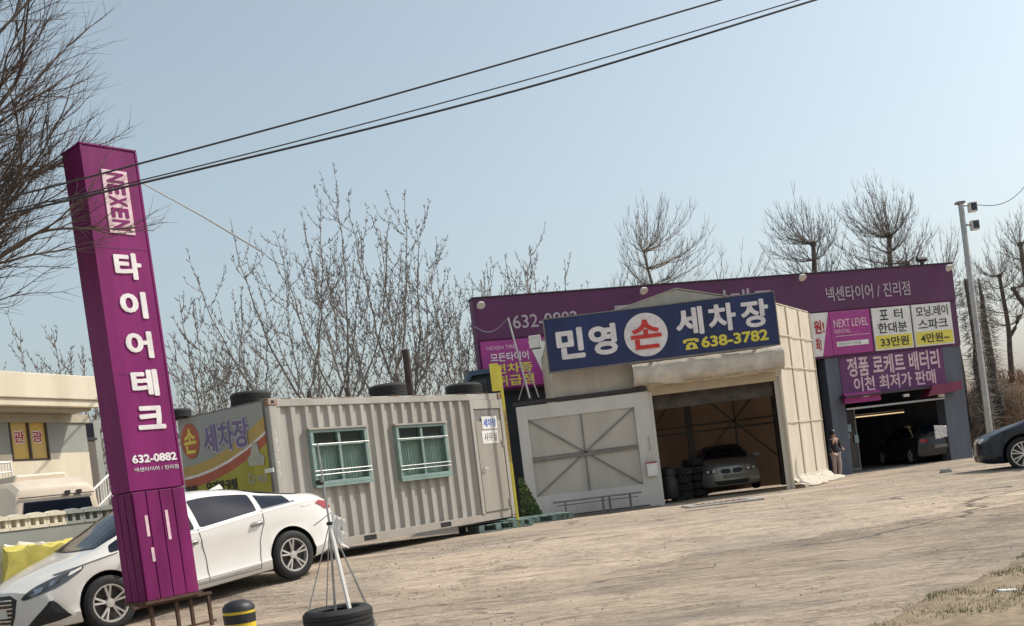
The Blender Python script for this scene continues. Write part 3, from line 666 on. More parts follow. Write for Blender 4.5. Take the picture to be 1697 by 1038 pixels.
    MB().box(dx1-.04, dx1+.015, -.05, -.036, .25, .40).build('hinge', M['frame_grey'], root); MB().box(dx1-.04, dx1+.015, -.05, -.036, 1.5, 1.62).build('hinge', M['frame_grey'], root)
    sp = MB().box(dx0+.20, dx0+.68, -.042, -.036, 1.88, 2.14).build('notice_plate', M['white_paint'], root, label='white plate with blue lettering')
    lettering('세차장', (dx0+.24, dx0+.64, 1.92, 2.09), -.044, M['blue_let'], sp, bold=.02, ext=.001)
    sp = MB().box(dx0+.16, dx0+.66, -.042, -.036, 1.58, 1.85).build('notice_plate', M['white_paint'], root, label='white plate with black lettering')
    lettering('사무실', (dx0+.22, dx0+.62, 1.63, 1.80), -.044, M['black_let'], sp, bold=.0, ext=.001)
    lettering('S\nB\nU\nI\nT\nS', (.055, .105, 1.35, 2.1), -.0305, M['lamp_w'], root, 'stencilled_marking', bold=0, ext=.001)
    return root
container()
def banner():
    # advertising banner on the left end of the container
    F = CF; a = F.A; e = -F.n     # away from the camera
    A = a+e*2.52-F.d*.03; Bp = a+e*.10-F.d*.03
    G = Frame((A.x, A.y), (Bp.x, Bp.y), 0)
    root = thing('advertising_banner', 'sun-faded yellow and grey car wash banner on the left end of the container', 'banner', (A.x, A.y, 0), G.yaw)
    W = G.L; z0, z1 = .75, 3.03; N = 24
    def band(lo, hi, m, name, y):   # lo, hi: functions of t
        b = MB(); b.add([(W*i/N, y-.006*math.sin(i*1.3), z) for i in range(N+1) for z in (lo(i/N), hi(i/N))]+[(W*i/N, y+.004-.006*math.sin(i*1.3), z) for i in range(N+1) for z in (lo(i/N), hi(i/N))],
              [(2*i, 2*i+2, 2*i+3, 2*i+1) for i in range(N)]+[(2*(N+1)+2*i, 2*(N+1)+2*i+2, 2*(N+1)+2*i+3, 2*(N+1)+2*i+1) for i in range(N)])
        return b.build(name, m, root)
    sky_ = mat('faded_blue_grey_print', (.30, .33, .34), .6, c2=(.34, .33, .28), scale=.8)
    ora = mat('faded_orange_print', (.50, .34, .10), .6, var=.1); rdd = mat('faded_red_print', (.45, .11, .06), .6, var=.1); grn = mat('olive_yellow_print', (.40, .36, .045), .6, var=.12, streak=1)
    f1 = lambda t: 2.0+.50*t*t+.05*t; f2 = lambda t: f1(t)-.045; f0 = lambda t: 2.18+.62*t*t
    band(f0, lambda t: z1, sky_, 'sky_print', -.002); band(f1, f0, ora, 'orange_print', -.002)
    band(f2, f1, M['white_let'], 'white_line', -.002); band(lambda t: f2(t)-.16, f2, rdd, 'red_print', -.002); band(lambda t: z0, lambda t: f2(t)-.16, grn, 'yellow_print', -.002)
    MB().box(-.03, W+.02, .012, .05, z0-.03, z1+.03).build('frame', M['frame_grey'], root)
    c = MB(); c.prism([(.32+.27*math.cos(t*math.pi/12), 2.62+.31*math.sin(t*math.pi/12)) for t in range(24)], -.016, -.006); c.build('red_disc', rdd, root)
    lettering('손', (.14, .50, 2.40, 2.84), -.018, M['yellow_let'], root, 'letter', bold=.022, ext=.002)
    lettering('세차장', (.70, 2.02, 2.32, 2.86), -.014, mat('faded_white_outline', (.50, .48, .52), .6), root, 'letter_outline', bold=.07, ext=.002)
    lettering('세차장', (.72, 2.0, 2.35, 2.84), -.020, mat('violet_lettering', (.17, .13, .27), .6, var=.1), root, 'letter', bold=.025, ext=.002)
    lettering('광택,', (-.05+.03, .40, 1.62, 1.84), -.014, M['black_let'], root, 'lettering', bold=.03, ext=.002)
    lettering('유리막코팅', (.62, 1.52, 1.62, 1.86), -.014, M['black_let'], root, 'lettering', bold=.03, ext=.002)
    lettering('세차,', (-.02, .40, 1.12, 1.34), -.014, M['black_let'], root, 'lettering', bold=.03, ext=.002)
    lettering('실내크리닝', (.62, 1.75, 1.12, 1.36), -.014, M['black_let'], root, 'lettering', bold=.03, ext=.002)
    b = MB(); b.prism([(1.92, 2.02), (2.3, 2.0), (2.34, 2.14), (2.22, 2.2), (2.18, 2.4), (2.04, 2.4), (1.98, 2.2), (1.88, 2.14)], -.014, -.008); b.build('car_drawing', mat('pale_print', (.46, .46, .38), .6), root)
    lettering('Car wash', (1.85, 2.35, 1.72, 1.90), -.014, mat('pale_print', (.46, .46, .38), .6), root, 'lettering', bold=.0, ext=.002)
    MB().box(W-.10, W+.12, -.03, -.01, 1.86, 1.93).build('tie_strap', M['lamp_w'], root)
banner()
# tyres lying on the container roof
def roof_tyre(s, dep, label, sc_=1.0, tilt=(0, 0), wd=1):
    p = CF.A+CF.d*s-CF.n*dep; o = obj('tyre', TYRE.copy() if 0 else TYRE); o.location = (p.x, p.y, CF.z+2.62-.03+.11*sc_*wd+.001+abs(tilt[0])*.25); o.rotation_euler = (tilt[0], tilt[1], random.random()*6); o.scale = (sc_, sc_, sc_*wd)
    return tag(o, label, 'tyre', 'old tyres weighing down the container roof')
roof_tyre(.45, 1.0, 'black tyre on the container roof right above the faded banner', 1.05, (.0, .03), 1.15)
roof_tyre(1.35, 1.2, 'low half-hidden black tyre next to the leftmost full tyre on the container roof', .8, (.0, .0), .6)
roof_tyre(3.2, .42, 'black tyre on the container roof between the two teal windows', 1.1, (0, -.03), 1.2)
roof_tyre(5.4, .42, 'black tyre on the container roof above the right end near the blue shed', 1.15, (0, .03), 1.1)
roof_tyre(-.02, 2.35, 'black tyre on the container roof just right of the purple pole sign', .8, (0, 0), 1.0).location.x -= .12

# yellow post at the right end of the container
def yellow_post():
    p = at(845, 760, 21.35); r = thing('yellow_post', 'narrow yellow post with a short yellow board at its top, right end of the container', 'post', (p.x, p.y-.12, gz(p.x, p.y)), R(10))
    MB().box(-.02, .035, -.03, .03, 0, 3.35).build('post', M['yellow_let'], r, bevel=.005)
    MB().box(-.20, -.022, -.04, -.02, 2.85, 3.42).build('board', M['yellow_let'], r, bevel=.004)
    MB().box(-.018, .033, -.036, -.031, 1.35, 2.45).build('label_strip', M['yellow_film'], r)
    lettering('세\n차\n장\n입\n구', (-.008, .022, 1.45, 2.35), -.037, M['frame_grey'], r, ext=.001, bold=0)
yellow_post()
def pallet(loc, yaw, label, n=7):
    r = thing('pallet', label, 'pallet', loc, yaw, 'plastic pallets by the container')
    for i in range(7): MB().box(i*.185, i*.185+.13, 0, 1.0, .125, .145).build('top_slat', M['pallet'], r)
    for i in range(4):
        for j in range(3): MB().box(i*.385, i*.385+.12, j*.44, j*.44+.12, .025, .123).build('block', M['pallet'], r)
    for j in range(3): MB().box(0, 1.24, j*.44, j*.44+.12, 0, .022).build('bottom_board', M['pallet'], r)
p = at(795, 883, 20.6); pallet((p.x, p.y, gz(p.x, p.y)), R(28), 'teal plastic pallet lying under the container door')
p = at(856, 878, 22.2); pallet((p.x+.05, p.y, gz(p.x, p.y)), R(14), 'teal plastic pallet lying below the white sliding door, right of the container')
def ivy():
    rnd = random.Random(3); b = MB(); p0 = at(876, 853, 23.4)
    for k in range(1500):
        h = rnd.random()**1.3; z = h*1.05; wdt = .36*(1-h)+.05; x = rnd.uniform(-wdt*.4, wdt*1.0)-.10*h; y = rnd.uniform(-.15, .15); c = Vector((x, y, z)); a = rnd.uniform(0, 6.28); s_ = rnd.uniform(.02, .045)
        u = Vector((math.cos(a), rnd.uniform(-.5, .5), math.sin(a)))*s_; v = Vector((-math.sin(a), rnd.uniform(-.5, .5), math.cos(a)))*s_
        b.add([c-u, c-v*.6, c+u, c+v*.6], [(0, 1, 2, 3)])
    r = thing('climbing_shrub', 'dark green shrub squeezed between the container and the white sliding door', 'shrub', (p0.x, p0.y, gz(p0.x, p0.y)))
    b.build('leaves', M['leaf'], r); MB().tube([(0, 0, -.05), (-.02, 0, .5), (.02, .03, 1.0)], [.03, .02, .008], 6).build('stem', M['bark'], r)
ivy()

# ------------------------------------------------------------------ car wash tent
TY = 28.0
def tent():
    root = thing('car_wash_tent', 'cream canvas car wash shed with an open bay and a gabled roof', 'shed', (0, 0, 0))
    xl, xr, zr_, zl = 1.42, 7.58, 5.12, 4.95; pk = (5.05, 5.80); bx_, by_ = 9.75, 31.9; blx = 1.42
    ox0, ox1, oz = 3.96, 7.40, 3.12
    def quadgrid(P, nu, nv, name, m, amp=.012, par=root, seed=0):
        b = MB(); vs = []
        nrm = (P[1]-P[0]).cross(P[3]-P[0]).normalized()
        for j in range(nv+1):
            for i in range(nu+1):
                u, v = i/nu, j/nv; q = (P[0]*(1-u)+P[1]*u)*(1-v)+(P[3]*(1-u)+P[2]*u)*v
                e = min(1, 6*u, 6*(1-u)); vs.append(q+nrm*e*amp*(noise.noise(Vector((u*nu*.45+seed, v*nv*.3, seed)))*2+.6*math.sin(u*nu*1.1)))
        b.add(vs, [(j*(nu+1)+i, j*(nu+1)+i+1, (j+1)*(nu+1)+i+1, (j+1)*(nu+1)+i) for j in range(nv) for i in range(nu)]); return b.build(name, m, par, 60)
    V = Vector
    # front canvas: left strip, above opening, right strip; gable
    quadgrid([V((xl, TY, 0)), V((ox0, TY, 0)), V((ox0, TY, zl)), V((xl, TY, zl))], 14, 14, 'front_canvas', M['canvas_w'])
    quadgrid([V((ox0, TY, oz)), V((ox1, TY, oz)), V((ox1, TY, zl)), V((ox0, TY, zl))], 14, 8, 'front_canvas', M['canvas_w'], seed=3)
    quadgrid([V((ox1, TY, 0)), V((xr, TY, 0)), V((xr, TY, zl)), V((ox1, TY, zl))], 2, 14, 'front_canvas', M['canvas_w'], amp=.004)
    MB().prism([(xl, zl), (xr, zl), (xr, zr_), pk, (3.1, 5.42)], TY-.004, TY+.004).build('gable_canvas', M['canvas_w'], root)
    # right side in four fabric widths with seams
    A0, A1 = V((xr, TY, -.02)), V((bx_, by_, .0)); n = 3
    for k in range(n):
        a = A0.lerp(A1, k/n); c = A0.lerp(A1, (k+1)/n); za = zr_+(5.2-zr_)*k/n; zc = zr_+(5.2-zr_)*(k+1)/n
        for (f0, f1) in ((.06, .36), (.36, .66), (.66, .835), (.835, 1)):
            quadgrid([V((a.x, a.y, za*f0)), V((c.x, c.y, zc*f0)), V((c.x, c.y, zc*f1)), V((a.x, a.y, za*f1))], 8, 8, 'side_canvas', M['canvas'], amp=.012, seed=k+f0*9)
        for f in (.36, .66, .835):
            MB().bar((a.x+.03, a.y-.02, za*f), (c.x+.03, c.y-.02, zc*f), .012, .03).build('seam', M['canvas_w'], root)
        MB().tube([(c.x+.012, c.y-.01, .2), (c.x+.012, c.y-.01, zc)], .028, 8).build('frame_rib', M['canvas'], root)
    MB().tube([(xr+.0, TY-.01, 0), (xr, TY-.01, zr_)], .05, 8).build('corner_pole', M['canvas_w'], root)
    # crumpled skirt at the bottom of the side
    rnd = random.Random(8); b = MB(); N = 60; R_ = 12; vs = []
    sd_ = (A1-A0).normalized(); no = V((sd_.y, -sd_.x, 0))
    for i in range(N+1):
        q = A0.lerp(A1, i/N)
        for j in range(R_+1):
            t = j/R_; fold = .05*math.sin(t*15+noise.noise(V((i*.12, t, 0)))*5)*(t)+.03*noise.noise(V((i*.2, t*4, 1)))
            o = no*(.02+.38*t*t*(1-.3*math.sin(i*.2))+fold); vs.append(V((q.x, q.y, 0))+o+V((0, 0, .34*(1-t)+.015+.03*math.sin(t*15+1+noise.noise(V((i*.1, t, 3)))*3)*t+.03*t)))
    b.add(vs, [(i*(R_+1)+j, (i+1)*(R_+1)+j, (i+1)*(R_+1)+j+1, i*(R_+1)+j+1) for i in range(N) for j in range(R_)]); b.build('canvas_skirt', M['canvas_w'], root, 60)
    # back and left walls, roof
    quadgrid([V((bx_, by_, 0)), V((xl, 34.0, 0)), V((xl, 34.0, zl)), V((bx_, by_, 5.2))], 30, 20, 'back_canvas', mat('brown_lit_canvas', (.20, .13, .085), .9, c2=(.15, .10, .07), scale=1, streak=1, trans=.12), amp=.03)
    quadgrid([V((xl, 34.0, 0)), V((xl, TY, 0)), V((xl, TY, zl)), V((xl, 34.0, zl))], 20, 12, 'side_canvas', M['canvas'], amp=.02)
    rf = MB(); P = [V((xl, TY-.02, zl+.02)), V((pk[0], TY-.02, pk[1]+.02)), V((xr, TY-.02, zr_+.02)), V((bx_, by_, 5.22)), V((6.2, 33.0, 6.0)), V((xl, 34.0, zl+.02))]
    up = V((0, 0, .03)); rf.add([p_ for p_ in P]+[p_+up for p_ in P], [(0, 1, 4, 5), (1, 2, 3, 4), (6, 11, 10, 7), (7, 10, 9, 8), (0, 6, 7, 1), (1, 7, 8, 2), (2, 8, 9, 3), (3, 9, 10, 4), (4, 10, 11, 5), (5, 11, 6, 0)]); rf.build('roof_canvas', mat('roof_canvas', (.6, .55, .45), .85, trans=.12), root)
    # interior frame
    ins = lambda u, v, Y: at(u, v, Y)
    yb = 31.6
    for x in (3.2, 5.6, 8.3): MB().box(x-.09, x+.09, yb-.06, yb+.06, 0, 4.9).build('inner_column', M['dark_steel'], root)
    for z in (1.95, 2.15, 3.45): MB().box(1.6, 9.0, yb-.04, yb+.02, z-.03, z+.03).build('inner_rail', M['dark_steel'], root)
    for (a, c) in (((3.3, .9), (5.5, 3.4)), ((5.7, 3.4), (8.2, .9)), ((5.7, .9), (8.2, 3.4)), ((7.0, 1.0), (7.0, 3.4))):
        MB().bar((a[0], yb-.06, a[1]), (c[0], yb-.06, c[1]), .04, .05).build('inner_brace', M['dark_steel'], root)
    # valance inside top of bay and rolled awning over the bay
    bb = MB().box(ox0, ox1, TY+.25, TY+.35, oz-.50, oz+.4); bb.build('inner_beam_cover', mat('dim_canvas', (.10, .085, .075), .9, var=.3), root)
    aw = MB(); N = 40; prof = [(-.12, 3.92), (-.50, 3.86), (-.56, 3.72), (-.55, 3.52), (-.50, 3.34), (-.35, 3.28), (-.18, 3.36), (-.06, 3.22), (-.04, 3.12)]; vs = []
    ax0, ax1 = 3.55, 7.62
    for i in range(N+1):
        x = ax0+(ax1-ax0)*i/N
        for j, (y, z) in enumerate(prof):
            k = .05*noise.noise(V((x*1.5, j*.9, 0)))+.03*noise.noise(V((x*5, j*.9, 2))); vs.append((x, TY+y+k, z+.0+k*.9))
    Pn = len(prof); aw.add(vs, [(i*Pn+j, (i+1)*Pn+j, (i+1)*Pn+j+1, i*Pn+j+1) for i in range(N) for j in range(Pn-1)]); aw.build('rolled_awning', M['awning'], root, 60)
    MB().box(ox0-.02, ox1+.05, TY-.08, TY-.01, 3.0, 3.26).build('bay_valance', mat('stained_canvas', (.52, .42, .27), .9, c2=(.42, .36, .26), scale=2.5), root, bevel=.02)
    MB().box(.25, 3.9, TY-.16, TY-.04, 3.17, 3.27).build('door_track', M['dark_steel'], root)
    MB().box(3.9, 4.03, TY-.10, TY+.02, 0, 3.1).build('bay_post', M['grey_paint'], root)
    lettering('출고', (7.72, 7.95, 4.2, 4.4), 0, M['frame_grey'], None) if 0 else None
    return root
tent()
def tent_door():
    y = TY-.2; root = thing('sliding_door', 'large white framed sliding door with a cloudy panel and star-shaped bracing', 'door', (0.32, y, .03))
    W, H_ = 3.60, 3.10; wx0, wx1, wz0, wz1 = .28, W-.42, .62, 2.72
    for q in ((0, W, 0, wz0), (0, W, wz1, H_), (0, wx0, wz0, wz1), (wx1, W, wz0, wz1)): pass
    fr = MB(); fr.add([(x, yy, z) for yy in (0, .07) for x, z in ((0, 0), (W, 0), (W, H_-.0), (0, H_-.0), (wx0, wz0), (wx1, wz0), (wx1, wz1), (wx0, wz1))],
        [(0, 1, 5, 4), (1, 2, 6, 5), (2, 3, 7, 6), (3, 0, 4, 7), (8, 12, 13, 9), (9, 13, 14, 10), (10, 14, 15, 11), (11, 15, 12, 8), (0, 8, 9, 1), (1, 9, 10, 2), (2, 10, 11, 3), (3, 11, 8, 0), (4, 5, 13, 12), (5, 6, 14, 13), (6, 7, 15, 14), (7, 4, 12, 15)])
    fr.build('door_frame', M['grey_paint'], root)
    MB().box(wx0, wx1, .045, .055, wz0, wz1).build('cloudy_panel', M['poly'], root)
    cx, cz = (wx0+wx1)/2, (wz0+wz1)/2
    for (a, c) in (((wx0, wz0), (wx1, wz1)), ((wx0, wz1), (wx1, wz0)), ((cx, wz0), (cx, wz1)), ((wx0, cz), (wx1, cz+.02))):
        MB().bar((a[0], .02, a[1]), (c[0], .02, c[1]), .04, .035 if a[0] != c[0] else .03).build('brace', M['frame_grey'], root)
    MB().bar((wx0, .0, cz-.09), (wx1, .0, cz-.05), .03, .05).build('brace', M['frame_grey'], root)
    MB().box(wx0+.9, wx0+.94, .056, .09, wz0, wz1).build('brace', M['frame_grey'], root); MB().box(wx1-.55, wx1-.5, .056, .09, wz0, wz1).build('brace', M['frame_grey'], root)
    MB().box(W-.14, W-.10, -.02, 0, 1.5, 1.9).build('pull_handle', M['steel'], root)
    MB().box(.3, W-.3, -.01, .0, 0.02, .05).build('bottom_seal', M['rubber'], root)
tent_door()
def blue_sign():
    y = TY-.62; root = thing('shop_sign', 'long navy blue sign board with white lettering and a red syllable in a white disc', 'sign', (1.34, y, 3.93))
    W, H_ = 6.17, 1.40
    F = Frame((1.34, y), (7.51, y), 3.93)
    MB().box(0, W, 0, .10, 0, H_).build('board', M['navy'], root, bevel=.01)
    for x in (.3, 3, 5.8): MB().box(x, x+.06, .10, .60, .25, .31).build('bracket', M['steel'], root)
    for q in ((0, W, H_, H_+.03), (0, W, -.03, 0), (-.03, 0, -.03, H_+.03), (W, W+.03, -.03, H_+.03)): MB().box(q[0], q[1], -.01, .11, q[2], q[3]).build('trim', M['frame_grey'], root)
    lettering('민', (.26, 1.00, .28, 1.10), -.003, M['white_let'], root, 'letter', bold=.035, ext=.02)
    lettering('영', (1.13, 1.88, .28, 1.10), -.003, M['white_let'], root, 'letter', bold=.035, ext=.02)
    c = MB(); cx, cz, r_ = 2.66, .68, .58; c.prism([(cx+r_*math.cos(t*math.pi/24), cz+r_*math.sin(t*math.pi/24)) for t in range(48)], -.02, .0); d = c.build('white_disc', M['white_let'], root)
    lettering('손', (2.25, 3.07, .30, 1.08), -.022, M['red'], root, 'letter', bold=.024, ext=.02)
    for ch, x0, x1 in (('세', 3.48, 4.22), ('차', 4.36, 5.10), ('장', 5.24, 5.98)): lettering(ch, (x0, x1, .52, 1.26), -.003, M['white_let'], root, 'letter', bold=.03, ext=.02)
    lettering('638-3782', (4.10, 5.90, .14, .44), -.003, M['yellow_let'], root, 'phone_number', bold=.03, ext=.012)
    # telephone pictogram
    t = MB(); t.prism([(3.66, .14), (4.0, .14), (3.96, .27), (3.88, .33), (3.78, .33), (3.70, .27)], -.012, 0); t.prism([(3.62, .32), (3.62, .40), (3.72, .43), (3.94, .43), (4.04, .40), (4.04, .32), (3.95, .32), (3.94, .37), (3.72, .37), (3.71, .32)], -.012, 0)
    t.build('telephone_symbol', M['yellow_let'], root); MB().prism([(3.83+.045*math.cos(k*math.pi/6), .22+.045*math.sin(k*math.pi/6)) for k in range(12)], -.014, -.012).build('telephone_dial', M['navy'], root)
blue_sign()
p = at(889, 566, 27.6); r = thing('floodlight', 'small white box floodlight at the left end of the navy sign', 'lamp', p)
MB().box(-.2, .12, -.08, .08, -.18, .16).build('housing', M['lamp_w'], r, bevel=.02); MB().box(.12, .3, -.02, .02, -.02, .02).build('arm', M['steel'], r); MB().box(-.18, .10, -.06, .06, -.20, -.181).build('lens', M['glass'], r)
p = at(1080, 776, 27.75); r = thing('letter_box', 'small white box hanging on the edge of the sliding door', 'letter box', (p.x, p.y, p.z))
MB().box(-.14, .14, -.12, 0, -.22, .14).build('box', M['white_paint'], r, bevel=.02); MB().box(-.15, .15, -.13, .0, .141, .17).build('lid', M['red_let'], r); MB().tube([(-.1, -.05, .17), (-.03, -.03, .55), (.1, -.05, .17)], .01, 5).build('hanger', M['steel'], r)
def bench():
    a = at(917, 838, 27.2); r = thing('bench', 'long narrow grey bench standing in front of the sliding door', 'bench', (a.x, a.y, .02), R(0)); L = 2.35
    MB().box(0, L, -.16, .16, .42, .46).build('seat', M['frame_grey'], r, bevel=.008)
    for x in (.32, 1.32, 1.5, 2.05):
        for yy in (-.12, .12): MB().box(x-.018, x+.018, yy-.018, yy+.018, 0, .42).build('leg', M['frame_grey'], r)
        
    MB().box(.1, L-.1, -.13, -.11, .33, .36).build('rail', M['frame_grey'], r)
bench()
def mast():
    a = at(878, 660, 27.5); t = at(842, 527, 27.5); r = thing('antenna_mast', 'thin grey mast standing left of the navy sign', 'mast', a)
    MB().tube([(0, 0, 0), t-a], .028, 6).build('pole', M['steel'], r); MB().tube([(.25, .1, 0), (0.02, 0, .9)], .02, 5).build('stay', M['steel'], r); MB().tube([(-.3, .2, 0), (-.05, 0, .55)], .015, 5).build('stay', M['steel'], r)
    b = at(786, 541, 33); pts = [t.lerp(b, k/10)-a-Vector((0, 0, .28*math.sin(math.pi*k/10))) for k in range(11)]; MB().tube(pts, .012, 4).build('wire', M['steel'], r)
mast()

# silver car in the tent + dark tyre stacks
SC = dict(SEDAN); SC.update(L=4.6, paint=PAINT_S, bow_f=.36, bow_r=.22, rake=.5,
  zt=[(-2.3, .95), (-2.1, 1.08), (-1.75, 1.12), (-1.2, 1.28), (-.75, 1.40), (-.2, 1.455), (.25, 1.44), (.6, 1.35), (1.0, 1.14), (1.35, .985), (1.8, .92), (2.15, .83), (2.3, .76)],
  zb=[(-2.3, .90), (-2.0, 1.0), (-1.6, 1.01), (0, .95), (1.2, .91), (1.6, .87), (2.1, .76), (2.3, .68)])
p = at(1222, 800, 30.1); simple_car(SC, 'silver_car', 'silver car with twin rounded grilles parked facing out inside the open car wash shed', (p.x-.05, p.y+1.9, .05), R(-94), kidney=True)
for k, (u, Y, n) in enumerate(((1128, 29.6, 4), (1152, 30.4, 5))):
    x = at(u, 800, Y).x
    for i in range(n):
        o = obj('tyre', TYRE); o.location = (x+.04*math.sin(i*3+k), Y, .14+i*.225); o.rotation_euler = (0, 0, i)
        lv = ['at the floor', 'second from the floor', 'third from the floor', 'fourth from the floor', 'at the very top'][i]
        tag(o, 'black tyre %s of the %s stack inside the shed' % (lv, ['left, shorter', 'taller right'][k]), 'tyre', 'tyres stacked inside the shed')
p = at(1108, 800, 29.2); r = thing('vacuum_cleaner', 'dark upright drum vacuum cleaner just inside the left edge of the shed bay', 'vacuum cleaner', (p.x, 29.2, .02))
MB().lathe([(.001, .08), (.24, .08), (.27, .14), (.27, .62), (.22, .70), (.22, .74), (.25, .76), (.24, .92), (.15, .99), (.001, 1.0)], 24).build('drum', M['plastic'], r, 40)
MB().tube([(.2, 0, .6), (.45, -.1, .75), (.55, -.1, .4), (.4, -.2, .06), (.1, -.35, .04)], .03, 8).build('hose', M['rubber'], r, 60)
for a in (0, 2, 4): MB().lathe([(.001, -.02), (.045, -.02), (.045, .02), (.001, .02)], 12, 'x', (.2*math.cos(a), .2*math.sin(a), .045)).build('castor', M['rubber'], r)

# ------------------------------------------------------------------ purple tyre shop
BF = Frame((-.62, 34.8), (18.0, 40.0), 0)
def shop():
    F = BF; L = F.L; root = thing('tyre_shop', 'wide flat tyre shop with a deep purple fascia and open service bays', 'shop', (F.A.x, F.A.y, 0), F.yaw)
    ZT = 7.42; zf = 5.98; zb = 4.22; zg = -.25
    MB().box(0, L, -.02, .5, zf, ZT).build('upper_fascia', M['purple_dark'], root, bevel=.01)
    MB().box(0, L, .02, .5, zb, zf-.003).build('lower_fascia', M['purple_dark'], root)
    MB().box(-.02, L+.02, -.06, .55, ZT+.001, ZT+.04).build('coping', M['dark_steel'], root)
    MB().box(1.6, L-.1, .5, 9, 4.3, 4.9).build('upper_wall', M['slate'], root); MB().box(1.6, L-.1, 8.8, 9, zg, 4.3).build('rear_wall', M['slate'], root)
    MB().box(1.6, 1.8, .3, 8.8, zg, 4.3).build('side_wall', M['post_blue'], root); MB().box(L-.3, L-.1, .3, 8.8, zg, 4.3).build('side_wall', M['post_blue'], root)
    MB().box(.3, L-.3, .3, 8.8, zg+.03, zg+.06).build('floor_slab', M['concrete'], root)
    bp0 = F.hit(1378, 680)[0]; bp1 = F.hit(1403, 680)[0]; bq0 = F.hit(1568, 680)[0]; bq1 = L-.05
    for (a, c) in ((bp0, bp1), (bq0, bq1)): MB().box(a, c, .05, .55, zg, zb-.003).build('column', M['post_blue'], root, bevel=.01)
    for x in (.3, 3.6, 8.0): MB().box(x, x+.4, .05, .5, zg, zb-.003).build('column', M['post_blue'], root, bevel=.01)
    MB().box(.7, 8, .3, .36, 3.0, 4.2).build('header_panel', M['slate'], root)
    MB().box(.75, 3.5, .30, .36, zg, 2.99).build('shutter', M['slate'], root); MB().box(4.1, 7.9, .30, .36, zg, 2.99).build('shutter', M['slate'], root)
    # bay of the right half
    x0, x1 = bp1, bq0
    MB().box(x0, x1, .10, .2, 2.95, zb-.004).build('bay_header', M['slate'], root)
    sg = F.box(1396, 592, 1570, 650, .08); s0, s1 = sg[0], sg[1]
    bn = MB().box(s0, s1, .03, .095, sg[2], 4.20).build('battery_banner', mat('violet_banner', (.13, .03, .13), .6, var=.15), root, label='violet banner with two rows of white lettering')
    b = F.box(1404, 590, 1558, 617); lettering('정품 로케트 배터리', (b[0], b[1], b[2]-.02, 4.15), .027, M['pink_let'], bn, bold=.02, ext=.004)
    b = F.box(1415, 617, 1552, 643); lettering('이천 최저가 판매', (b[0], b[1], b[2], b[3]-.04), .027, M['pink_let'], bn, bold=.02, ext=.004)
    b = F.box(1397, 650, 1457, 667); MB().box(b[0], b[1], -.1, .09, b[2], b[3]).build('small_purple_board', M['magenta'], root)
    b = F.box(1525, 636, 1583, 656); o = MB(); o.prism([(b[0], b[2]), (b[1], b[2]+.12), (b[1], b[3]), (b[0]+.3, b[3]-.05)], -.4, .09); o.build('small_canopy', mat('red_violet_canopy', (.20, .02, .07), .5, var=.2), root)
    zz = F.hit(1490, 668)[1]; MB().box(x0, x1, -.02, .08, zz-.05, zz+.02).build('bay_beam', M['steel'], root)
    MB().box(x0-.2, x1+.1, -.35, .09, F.hit(1480, 650)[1]-.03, F.hit(1480, 650)[1]+.03).build('canopy_beam', M['dark_steel'], root)
    for u in (1430, 1497, 1555): 
        s_ = F.hit(u, 655)[0]; MB().box(s_-.12, s_+.12, -.2, -.1, F.hit(u, 655)[1]-.08, F.hit(u, 655)[1]+.02).build('bay_lamp', M['lamp_w'], root)
    # glass office front in the left of the bay
    g0 = x0; g1 = F.hit(1455, 740)[0]
    for i in range(2):
        a = g0+(g1-g0)*i/2; fr = MB()
        c = g0+(g1-g0)*(i+1)/2
        for q in ((a, a+.06, zg+.1, 2.3), (c-.06, c, zg+.1, 2.3), (a+.06, c-.06, 2.24, 2.3), (a+.06, c-.06, zg+.1, zg+.2)): fr.box(q[0], q[1], 1.2, 1.26, q[2], q[3])
        f = fr.build('glass_door', M['frame_grey'], root); MB().box(a+.06, c-.06, 1.22, 1.235, zg+.2, 2.24).build('pane', M['glass'], f)
    for (u, v, w_, h_) in ((1438, 706, .14, .3), (1433, 720, .3, .2), (1450, 724, .18, .3), (1424, 735, .35, .12), (1428, 738, .3, .1)):
        q = F.hit(u, v); MB().box(q[0]-w_/2, q[0]+w_/2, 1.17, 1.18, q[1]-h_/2, q[1]+h_/2).build('paper_notice', mat('pale_blue_paper', (.35, .45, .5), .7), root)
    a = F.hit(1408, 693, -3.0); c = F.hit(1498, 684, -3.0); zl_ = (a[1]+c[1])/2; MB().tube([(a[0], 3.0, a[1]), (c[0], 3.0, zl_)], .022, 8).build('strip_light', M['tube'], root)
    MB().box(a[0], c[0], 2.95, 3.05, max(a[1], zl_)+.06, max(a[1], zl_)+.1).build('strip_light_tray', M['lamp_w'], root)
    # ledge with dark equipment shelves at the back of the bay
    MB().box(x0+.2, x1-.3, 7.6, 8.2, zg+.05, 1.6).build('tyre_rack', M['dark_steel'], root)
    # fascia lettering
    def put(body, u0, v0, u1, v1, m, bold=.01, ext=.02, name='lettering', y=-.022, par=root):
        b = F.box(u0, v0, u1, v1, -y); lettering(body, b, y, m, par, name, bold=bold, ext=ext)
    silver = mat('dull_silver_lettering', (.42, .36, .40), .5, var=.1)
    put('632-0882', 849, 519, 958, 541, silver)
    put('타이어테크', 1096, 482, 1284, 540, silver)
    b = F.box(1020, 505, 1078, 545); pl = MB().box(b[0], b[1], -.035, -.021, b[2], b[3]).build('logo_plate', silver, root)
    lettering('NEXEN', (b[0]+.06, b[1]-.06, b[2]+.1, b[3]-.1), -.037, M['purple_dark'], pl, bold=.02, ext=.004)
    put('넥센타이어 / 진리점', 1368, 471, 1508, 495, silver)
    # lower banners: right group
    def panel(u0, u1, v0, v1, m, name='poster_panel', off=.0, label=None):
        b = F.box(u0, v0, u1, v1, -off); return MB().box(b[0], b[1], -.05, .018, 4.30, 5.92).build(name, m, root, bevel=.006, label=label), b
